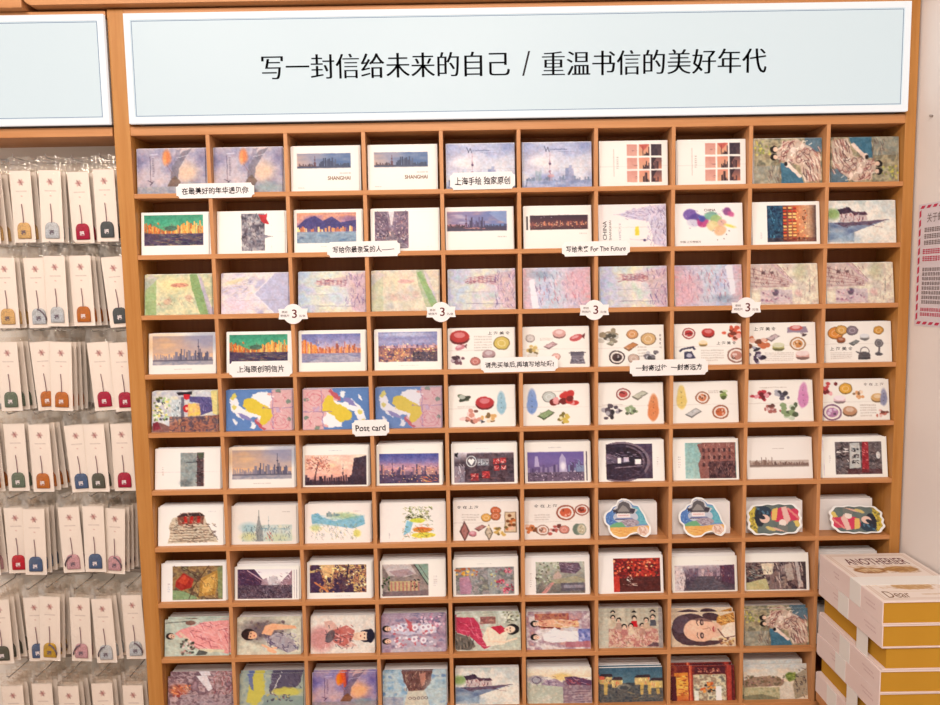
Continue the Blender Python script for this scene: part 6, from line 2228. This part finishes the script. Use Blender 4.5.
put(8, 1, p_roofs(), 'red and gold rooftops postcard', 'left end of the eighth row', (0.002, 0.0), 0.012)
put(8, 2, p_purplestreet(), 'plum-coloured old street postcard', 'in the eighth row', (0.003, 0.0))
put(8, 3, p_leaves(), 'yellow leaves and purple shade postcard', 'in the eighth row')
put(8, 4, p_garden(), 'grey courtyard garden postcard', 'in the eighth row')
put(8, 5, p_flowers(), 'pink and grey flower collage postcard', 'in the eighth row')
put(8, 6, p_pavilion(), 'grey-green pavilion postcard', 'in the eighth row', (0.002, 0.0), 0.024)
put(8, 7, p_redleaves(), 'deep red maple leaves postcard', 'in the eighth row', (-0.003, 0.0))
put(8, 8, p_greystreet(), 'grey-mauve street market postcard', 'in the eighth row', (0.003, 0.0))
put(8, 9, p_lane(), 'brown old lane postcard with white shop sign', 'right end of eighth row')

put(9, 1, p_ladypink(), 'vintage card of a woman in pink gown lying sideways', 'ninth row', (0.006, 0.004))
put(9, 2, p_ladydark(), 'vintage card of a dark-haired woman with raised arm', 'ninth row', (0.0, 0.001))
put(9, 3, p_ladyportrait(), 'vintage portrait card, head at right on pale ground', 'ninth row', (0.0, 0.001))
put(9, 4, p_ladieslilac(), 'vintage card of two women in lilac floral dresses', 'ninth row', (0.002, 0.003))
put(9, 5, p_ladyred(), 'vintage card of a woman in a red shawl', 'ninth row', (-0.003, 0.004))
put(9, 6, p_ladiesduo(), 'vintage card of two women in red and white', 'ninth row', (0.0, 0.001))
put(9, 7, p_group(), 'vintage group card with one figure in red', 'ninth row', (0.001, 0.009))
put(9, 8, p_face(), 'vintage card of one large face lying sideways', 'ninth row', (-0.003, 0.008))
put(9, 9, p_ladies(), 'vintage card of patterned dresses on olive ground', 'right end of ninth row', (-0.003, 0.006))

put(10, 1, p_streetpaint(), 'mauve and orange street painting card', 'left end of bottom row', (0.004, 0.008))
put(10, 2, p_yellowblue(), 'yellow and blue abstract painting card', 'in the bottom row', (0.002, 0.005))
put(10, 3, p_balloon(1), 'vivid orange and violet balloon painting card', 'in the bottom row', (0.003, 0.003))
put(10, 4, p_towerposter(), 'brown tower on pale blue painting card', 'in the bottom row', (0.001, 0.001), 0.030)
put(10, 5, p_house(), 'waterside house painting card with tall stack', 'in the bottom row', (0.0, 0.001), 0.012)
put(10, 6, p_bridge(), 'cream and mauve stone bridge painting card', 'in the bottom row', (-0.002, 0.001))
put(10, 7, p_tealnight(), 'teal canal town painting card with yellow houses', 'in the bottom row', (-0.002, 0.003))
put(10, 8, p_doors(), 'red and orange doorway painting card', 'in the bottom row', (-0.004, 0.005))
put(10, 9, p_landscape(), 'beige country road painting card', 'right end of bottom row', (-0.008, 0.008))

CW = 0.1465
YB = 0.012
prng = random.Random(9)


def sheets(name, x, z, w, h, y0, depth, lean, seed, label, m_=None):
    """the pack of cards standing behind a front card"""
    rg = random.Random(seed)
    bm = bmesh.new()
    y = 0.0
    while y < depth:
        t = rg.uniform(0.0010, 0.0022)
        dx, dh = rg.uniform(-0.0012, 0.0012), rg.uniform(-0.0016, 0.0004)
        n0 = len(bm.verts)
        bx(bm, dx - w / 2, dx + w / 2, y, y + t, 0, h + dh)
        bm.verts.ensure_lookup_table()
        for v in bm.verts[n0:]:
            v.co.y += v.co.z * math.tan(R(lean))
        y += t + 0.0003
    o = link(name, bm_mesh(name, bm), m_ or M_PAPER)
    o.location = (x, y0, z)
    tag(o, label, 'card stack', 'stacks of postcards behind the front cards', 'stuff')
    return o


meshes = {}
for (j, i), (cv, short, where, spare, depth, txt) in sorted(A.items()):
    Hh, lean, dep = ROWH[j]
    dep = depth or dep
    Hh += HT.get((j, i), 0)
    zb = zs(j) + 0.0052
    s_ = (CZ - (zb + Hh)) / (-CY)
    a = R(lean)
    Lh = (Hh + s_ * (0.02 - YB)) / (math.cos(a) + s_ * math.sin(a))
    x = (i - 5.5) * DIV + max(-4.4, min(4.4, DXM[j][i - 1])) / 1000
    key = (id(cv), round(Lh, 5))
    if key not in meshes:
        meshes[key] = grid_card(cv, CW, Lh, 0.0005, 'postcard')
    o = link('postcard', meshes[key], None)
    o.location = (x, YB, zb)
    yaw = prng.uniform(-0.8, 0.8)
    o.rotation_euler = (-a, 0, R(yaw))
    tag(o, short + (', ' if len(where.split()) < 5 else ', ') + where, 'postcard', 'front postcards in the rack')
    kx, kz = CW / 150, Lh / 100
    for tx_ in txt:
        s, cx_, cy_, w_, h_, rt, mt = tx_
        if rt:
            text('lettering', s, mt, o, (cx_ - 75) * kx, (100 - cy_) * kz, -0.0004, w=w_ * kx, h=h_ * kz, rot=R(rt), offset=0.006)
        else:
            text('lettering', s, mt, o, (cx_ - 75) * kx, (100 - cy_) * kz, -0.0004, w=w_ * kx, h=h_ * kz, offset=0.02 if s.isascii() else 0.008)
    lim = 0.0782 - CW / 2
    xs_ = max((i - 5.5) * DIV - lim + 0.001, min((i - 5.5) * DIV + lim - 0.001, x + spare[0]))
    off = 0.0032 if spare[1] < 0.003 else 0.0042
    o2 = o.copy()
    COL.objects.link(o2)
    o2.location = (xs_, YB + off, zb)
    o2.rotation_euler = (-a, 0, 0)
    if spare[1]:
        o2.scale = (1, 1, 1 + spare[1] / Lh)
    tag(o2, 'spare copy peeking out behind the ' + short, 'postcard', 'second postcards behind the front ones')
    sheets('postcard_stack', (i - 5.5) * DIV + (xs_ - (i - 5.5) * DIV) * 0.4, zb, CW - 0.002, Lh * 0.995 + max(0, spare[1] - 0.003) + TALL.get((j, i), 0), YB + off + 0.0016, dep, lean, j * 20 + i, 'white card edges stacked behind the ' + short)

# shaped cards with wavy white rims and the plain packs behind them
def wavy(w, h, nxx, nyy, amp):
    pts = []
    n = 120
    for k in range(n):
        a = 2 * math.pi * k / n
        ca, sa = math.cos(a), math.sin(a)
        e_ = 4.0
        r_ = (abs(ca) ** e_ + abs(sa) ** e_) ** (-1 / e_)
        f = 1 + amp * math.cos(k * 2 * math.pi * 14 / n)
        pts.append((w / 2 + ca * r_ * w / 2 * f, h / 2 + sa * r_ * h / 2 * f))
    return pts


cloud = [(22, 16), (34, 12), (36, 2), (48, -3), (62, -2), (72, 4), (78, 12), (92, 14), (98, 26), (106, 38), (110, 50), (112, 58), (120, 70), (118, 86), (106, 96), (92, 92), (84, 84), (66, 88), (54, 97), (34, 98), (18, 90), (10, 78), (10, 66), (0, 58), (-1, 42), (4, 32), (16, 26)]
pm = polar_card(dc_pavilion(), cloud, 0.0006, 'shaped_postcard', 0.085)
lm = polar_card(dc_lady(), wavy(130, 75, 0, 0, 0.035), 0.0006, 'shaped_postcard', 0.09)
lm2 = polar_card(dc_lady(1), wavy(130, 75, 0, 0, 0.035), 0.0006, 'shaped_postcard', 0.09)
for i, me_, k, dx, lean, rz, lab in ((7, pm, 0.00088, -0.010, 16, 0, 'cloud-shaped card of a blue pavilion over orange ground, left of its twin'),
                                     (8, pm, 0.00088, -0.006, 16, 0, 'cloud-shaped card of a blue pavilion over orange ground, right of its twin'),
                                     (9, lm, 0.00094, -0.008, 13, -1.5, 'wavy-edged card of a woman in red, yellow flowers at left'),
                                     (10, lm2, 0.00093, 0.0165, 30, 1.2, 'wavy-edged card of a woman in red, yellow flowers at right')):
    o = link('shaped_postcard', me_, None)
    k *= 1000
    o.scale = (k, 1, k if i < 9 else k * (0.98 if i < 10 else 0.90))
    o.location = ((i - 5.5) * DIV + dx, 0.006, zs(7) + (0.0053 if i < 9 else 0.0072))
    o.rotation_euler = (-R(lean), R(rz), 0)
    tag(o, lab, 'postcard', 'shaped postcards in the seventh row')
    w_ = 0.122 if i < 9 else 0.128
    sheets('postcard_stack', (i - 5.5) * DIV + (-0.004 if i < 9 else -0.006), zs(7) + 0.0052, w_ + 0.01, 0.072, 0.030 if i < 10 else 0.040, 0.034, 4, 900 + i, 'plain pale card pack standing behind the ' + lab.split(',')[0] + [', left', ', right', ', yellow at left', ', yellow at right'][i - 7])

# the two cubbyholes half hidden by the boxes
sheets('postcard_stack', 4.5 * DIV - 0.004, zs(8) + 0.0052, 0.142, 0.084, 0.016, 0.035, 6, 951, 'white card pack showing above the top gift box')
sheets('postcard_stack', 4.5 * DIV - 0.004, zs(9) + 0.0052, 0.142, 0.085, 0.016, 0.035, 6, 952, 'white card pack mostly hidden beside the gift boxes, ninth row')
# ---------------------------------------------------------------- handwritten labels on the shelf edges
def plaque_pts(w, h, r=0.0062):
    """oblong with scooped corners"""
    pts = []
    for sx, sz, a0 in ((-1, -1, 90), (1, -1, 180), (1, 1, 270), (-1, 1, 360)):
        pts += [(sx * w / 2 + r * math.cos(R(a0 - 15 * k)), sz * h / 2 + r * math.sin(R(a0 - 15 * k))) for k in range(7)]
    return pts


def badge_pts(w, h):
    pts = []
    n = 20
    rx, rz = w * 0.345, h / 2
    t0 = math.asin(0.52)
    for k in range(n + 1):
        t = t0 + (math.pi - 2 * t0) * k / n
        pts.append((rx * math.cos(t), rz * math.sin(t)))
    pts += [(-w / 2, rz * 0.52), (-w / 2 + 0.002, 0), (-w / 2, -rz * 0.52)]
    for k in range(n + 1):
        t = math.pi + t0 + (math.pi - 2 * t0) * k / n
        pts.append((rx * math.cos(t), rz * math.sin(t)))
    pts += [(w / 2, -rz * 0.52), (w / 2 - 0.002, 0), (w / 2, rz * 0.52)]
    return pts


for s, x, z, w, h, tw, th, rot, lab in (
        ('在最美好的年华遇见你', -0.6482, 1.7593, 0.166, 0.031, 0.142, 0.0145, 0.5, 'handwritten label under the two balloon cards in the top row'),
        ('上海手绘 独家原创', -0.078, 1.7706, 0.1385, 0.036, 0.118, 0.0165, 1, 'handwritten label in front of the cloudy tower card'),
        ('写给你最亲爱的人——', -0.3358, 1.6305, 0.157, 0.033, 0.132, 0.014, 1, 'handwritten label ending in a long dash, second shelf'),
        ('写给未来 For The Future', 0.1639, 1.6232, 0.1463, 0.031, 0.128, 0.0135, 1, 'handwritten label in Chinese and English, second shelf'),
        ('上海原创明信片', -0.5681, 1.3751, 0.137, 0.0345, 0.102, 0.015, 0, 'handwritten label below the green-sky card, fourth shelf'),
        ('请先买单后,再填写地址哦!', -0.0033, 1.3752, 0.168, 0.0325, 0.150, 0.013, 1, 'long handwritten label below the typewriter card'),
        ('一封寄过往  一封寄远方', 0.3233, 1.3630, 0.1706, 0.035, 0.145, 0.0135, 1, 'long handwritten label below the telephone card'),
        ('Post card', -0.3323, 1.2405, 0.0813, 0.0355, 0.066, 0.0135, 2, 'small handwritten English label, fifth shelf')):
    o = plate('shelf_label', plaque_pts(w, h), -0.0022, -0.0004, M_TAG)
    o.location = (x, 0, z)
    o.rotation_euler = (0, -R(rot * 0.4), 0)
    tag(o, 'white plaque ' + lab, 'label', 'handwritten shelf labels')
    text('lettering', s, M_INK, o, 0, 0, -0.0026, w=tw, h=th, offset=0.014, wave=0.0007)

for k, (x, z) in enumerate(((-0.4926, 1.4937), (-0.1722, 1.4925), (0.1605, 1.4912), (0.4904, 1.491))):
    o = plate('price_badge', badge_pts(0.0635, 0.0435), -0.0022, -0.0004, M_TAG)
    o.location = (x, 0, z)
    tag(o, 'white price badge with a maroon 3, %s along the third shelf' % ('leftmost', 'second from left', 'third from left', 'rightmost')[k], 'price tag', 'price badges on the third shelf')
    text('numeral', '3', M_MAROON, o, 0.003, 0.0005, -0.0026, w=0.0105, h=0.0185, offset=0.01)
    text('lettering', '原创', M_GREY, o, -0.0185, 0.0045, -0.0026, w=0.012, h=0.0048, offset=0.01)
    text('lettering', '明信片', M_GREY, o, -0.0175, -0.0035, -0.0026, w=0.019, h=0.0052, offset=0.01)
    text('lettering', '元/张', M_GREY, o, 0.0195, -0.0045, -0.0026, w=0.014, h=0.0052, offset=0.01)

# ---------------------------------------------------------------- notice on the right wall
XW = 0.8497
nt_ = tag(empty('wall_notice', (XW, -0.15, 1.575)), 'white notice with a red striped border on the right wall', 'notice')
bm = bmesh.new()
bx(bm, -0.0008, 0, -0.135, 0.135, -0.128, 0.128)
link('notice_sheet', bm_mesh('notice_sheet', bm), M_NOTICE, nt_)
bm = bmesh.new()
def dash(y, z, dy, dz, sk):
    p4 = [(-dy - sk * 0, -dz), (dy, -dz), (dy, dz), (-dy, dz)]
    q = []
    for a_, b_ in ((-1, -1), (1, -1), (1, 1), (-1, 1)):
        q.append(bm.verts.new((-0.0012, y + a_ * dy + (sk * b_ if dy > dz else 0), z + b_ * dz + (sk * a_ if dz >= dy else 0))))
    bm.faces.new(q)
for k in range(13):
    y = -0.120 + k * 0.02
    dash(y, 0.1215, 0.006, 0.003, -0.003)
    dash(y, -0.1215, 0.006, 0.003, -0.003)
for k in range(12):
    z = -0.108 + k * 0.0196
    dash(0.128, z, 0.003, 0.0068, -0.002)
    dash(-0.128, z, 0.003, 0.0068, -0.002)
link('striped_border', bm_mesh('striped_border', bm), M_RED, nt_)
text('lettering', '关于邮寄明信片', M_GREY, nt_, 0.045, 0.098, -0.0014, w=0.12, h=0.019, side=True)


def rows(name, m_, z0, z1, n, y0, y1, seed, th=0.36):
    rg = random.Random(seed)
    bm = bmesh.new()
    hh = (z0 - z1) / n
    for k in range(n):
        z = z0 - (k + 0.5) * hh
        y = y0
        end = y1 + (rg.random() * 0.06 if k % 3 == 2 else rg.random() * 0.015)
        while y > end:
            w = rg.uniform(0.006, 0.010)
            for q in range(3):
                a = z + hh * th * (q - 1) * 0.7
                v = [bm.verts.new((-0.0013, yy, zz)) for yy, zz in ((y, a - hh * 0.07), (y - w * 0.8, a - hh * 0.07), (y - w * 0.8, a + hh * 0.07), (y, a + hh * 0.07))]
                bm.faces.new(v)
            c_ = y - rg.uniform(0.25, 0.6) * w
            v = [bm.verts.new((-0.00132, yy, zz)) for yy, zz in ((c_, z - hh * th), (c_ - w * 0.12, z - hh * th), (c_ - w * 0.12, z + hh * th), (c_, z + hh * th))]
            bm.faces.new(v)
            y -= w
    link(name, bm_mesh(name, bm), m_, nt_)


rows('small_print', M_GREY, 0.080, 0.040, 3, 0.112, -0.11, 1)
rows('red_heading', M_RED, 0.036, 0.006, 2, 0.115, -0.09, 2)
rows('small_print', M_GREY, -0.004, -0.082, 8, 0.114, -0.11, 3)
rows('red_heading', M_RED, -0.088, -0.108, 2, 0.116, -0.1, 4)

o = tube('wall_nail', [(XW + 0.0002, -0.047, 1.880), (XW - 0.006, -0.047, 1.881)], 0.0022, M_METAL, None, 8)
tag(o, 'small dark nail in the right wall above the notice', 'nail')

# ---------------------------------------------------------------- gift boxes stacked in front of the wall
BXL, BXR, BYF, BYB, BT, BH = 0.657, 0.8435, -0.262, -0.020, 0.943, 0.0455
tb = 0.0022
lid_me = grid_card(box_lid(), BXR - BXL - 0.004, BYB - BYF - 0.004, 0.0002, 'lid_print')


M_FAINT = mat('faint_print', alb((222, 186, 176)), 0.6)


def gift_box(z0, flip, dx, dy, label, rz=0.0, lid=False, b0=-0.046):
    w, d = (BXR - BXL) / 2, (BYB - BYF) / 2
    t = tag(empty('gift_box', ((BXL + BXR) / 2 + dx, (BYF + BYB) / 2 + dy, z0)), label, 'box', 'gift boxes stacked by the right wall')
    t.rotation_euler = (0, 0, R(rz))
    s = -1 if not flip else 1
    ins = 0.009 if flip else 0.003
    bm = bmesh.new()
    x0, x1 = (-w, w) if not flip else (-w, w)
    bx(bm, x0, x1, -d, d, 0.0, tb, 0.0006)
    bx(bm, x0, x1, -d, d, BH - 0.0006 - tb, BH - 0.0006, 0.0006)
    if s < 0:
        bx(bm, -w, -w + tb, -d, d, tb, BH - 0.0006 - tb)
    else:
        bx(bm, w - tb, w, -d, d, tb, BH - 0.0006 - tb)
    link('cover', bm_mesh('cover', bm), M_SPINE, t)
    a0, a1 = (-w + tb, w - 0.003) if s < 0 else (-w + ins, w - tb)
    box('tray', a0, a1, -d + 0.0025, d - 0.0025, tb, BH - 0.0006 - tb, M_MUST, t, 0.0006)
    # paper band round the middle
    bm = bmesh.new()
    b1 = b0 + 0.040
    e = 0.0006
    bx(bm, -w - e, -w, b0, b1, -0.0, BH - 0.0006)
    if lid:
        bx(bm, -w - e, w, b0, b1, BH - 0.0006, BH + 0.0002)
    link('paper_band', bm_mesh('paper_band', bm), M_BAND, t)
    if s < 0:
        rg = random.Random(int(z0 * 1000))
        for lines in (((-0.060, 0.028, 9), (-0.066, 0.020, 8)), ((0.060, 0.030, 5), (0.054, 0.022, 4))):
            bm = bmesh.new()
            for y0_, zz, n_ in lines:
                y = y0_
                for q in range(n_):
                    l_ = rg.uniform(0.002, 0.004)
                    bm.faces.new([bm.verts.new((-w - 0.0002, yy, zq)) for yy, zq in ((y, zz - 0.0016), (y - l_, zz - 0.0016), (y - l_, zz + 0.0016), (y, zz + 0.0016))])
                    y -= l_ + 0.0015
            link('lettering', bm_mesh('lettering', bm), M_FAINT, t)
    if lid:
        o = link('lid_print', lid_me, None, t)
        o.rotation_euler = (-math.pi / 2, 0, 0)
        o.rotation_euler = (R(-90), 0, 0)
        o.location = (0, -d + 0.002, BH - 0.0004)
        text('lettering', 'ANOTHERIER', M_MAROON, o_flat(t), 0.004, 0.074, BH - 0.00012, w=0.130, h=0.034, top=True, offset=0.004)
        text('lettering', 'Dear', M_BROWN, o_flat(t), -0.048, -0.090, BH - 0.00012, w=0.046, h=0.028, top=True, offset=0.0)
    return t


def o_flat(t):
    return t


seq = [(0, 0, 0, 'topmost cream gift box with ornate printed lid and paper band', 0, True),
       (0, -0.0004, -0.001, 'cream gift box second from the top of the stack', 0.3, False),
       (1, 0.004, 0.002, 'gift box third from top, its mustard tray facing the rack side', 0, False),
       (0, 0.0005, -0.0005, 'cream gift box fourth from the top of the stack', -0.4, False),
       (0, -0.0005, 0.001, 'cream gift box fifth from the top of the stack', 0.2, False),
       (1, 0.0, -0.001, 'gift box sixth from top, its mustard side turned left', 0, False),
       (0, -0.001, 0.001, 'cream gift box seventh from the top, at the frame edge', 0, False)]
for k, (fl, dx, dy, lab, rz, lid) in enumerate(seq):
    gift_box(BT - BH * (k + 1), fl, dx, dy, lab, rz, lid, (-0.046, -0.002, -0.072, -0.012, 0.0, -0.046, 0.03)[k])
zt = BT - BH * 7
pl = tag(empty('display_plinth', (0.75, -0.141, 0)), 'low wooden plinth under the stack of gift boxes', 'plinth')
box('body', -0.088, 0.088, -0.118, 0.118, 0, zt - 0.02, M_WZ, pl, 0.002)
box('top', -0.094, 0.094, -0.125, 0.121, zt - 0.02, zt - 0.0003, M_WX, pl, 0.002)

bpy.context.view_layer.update()
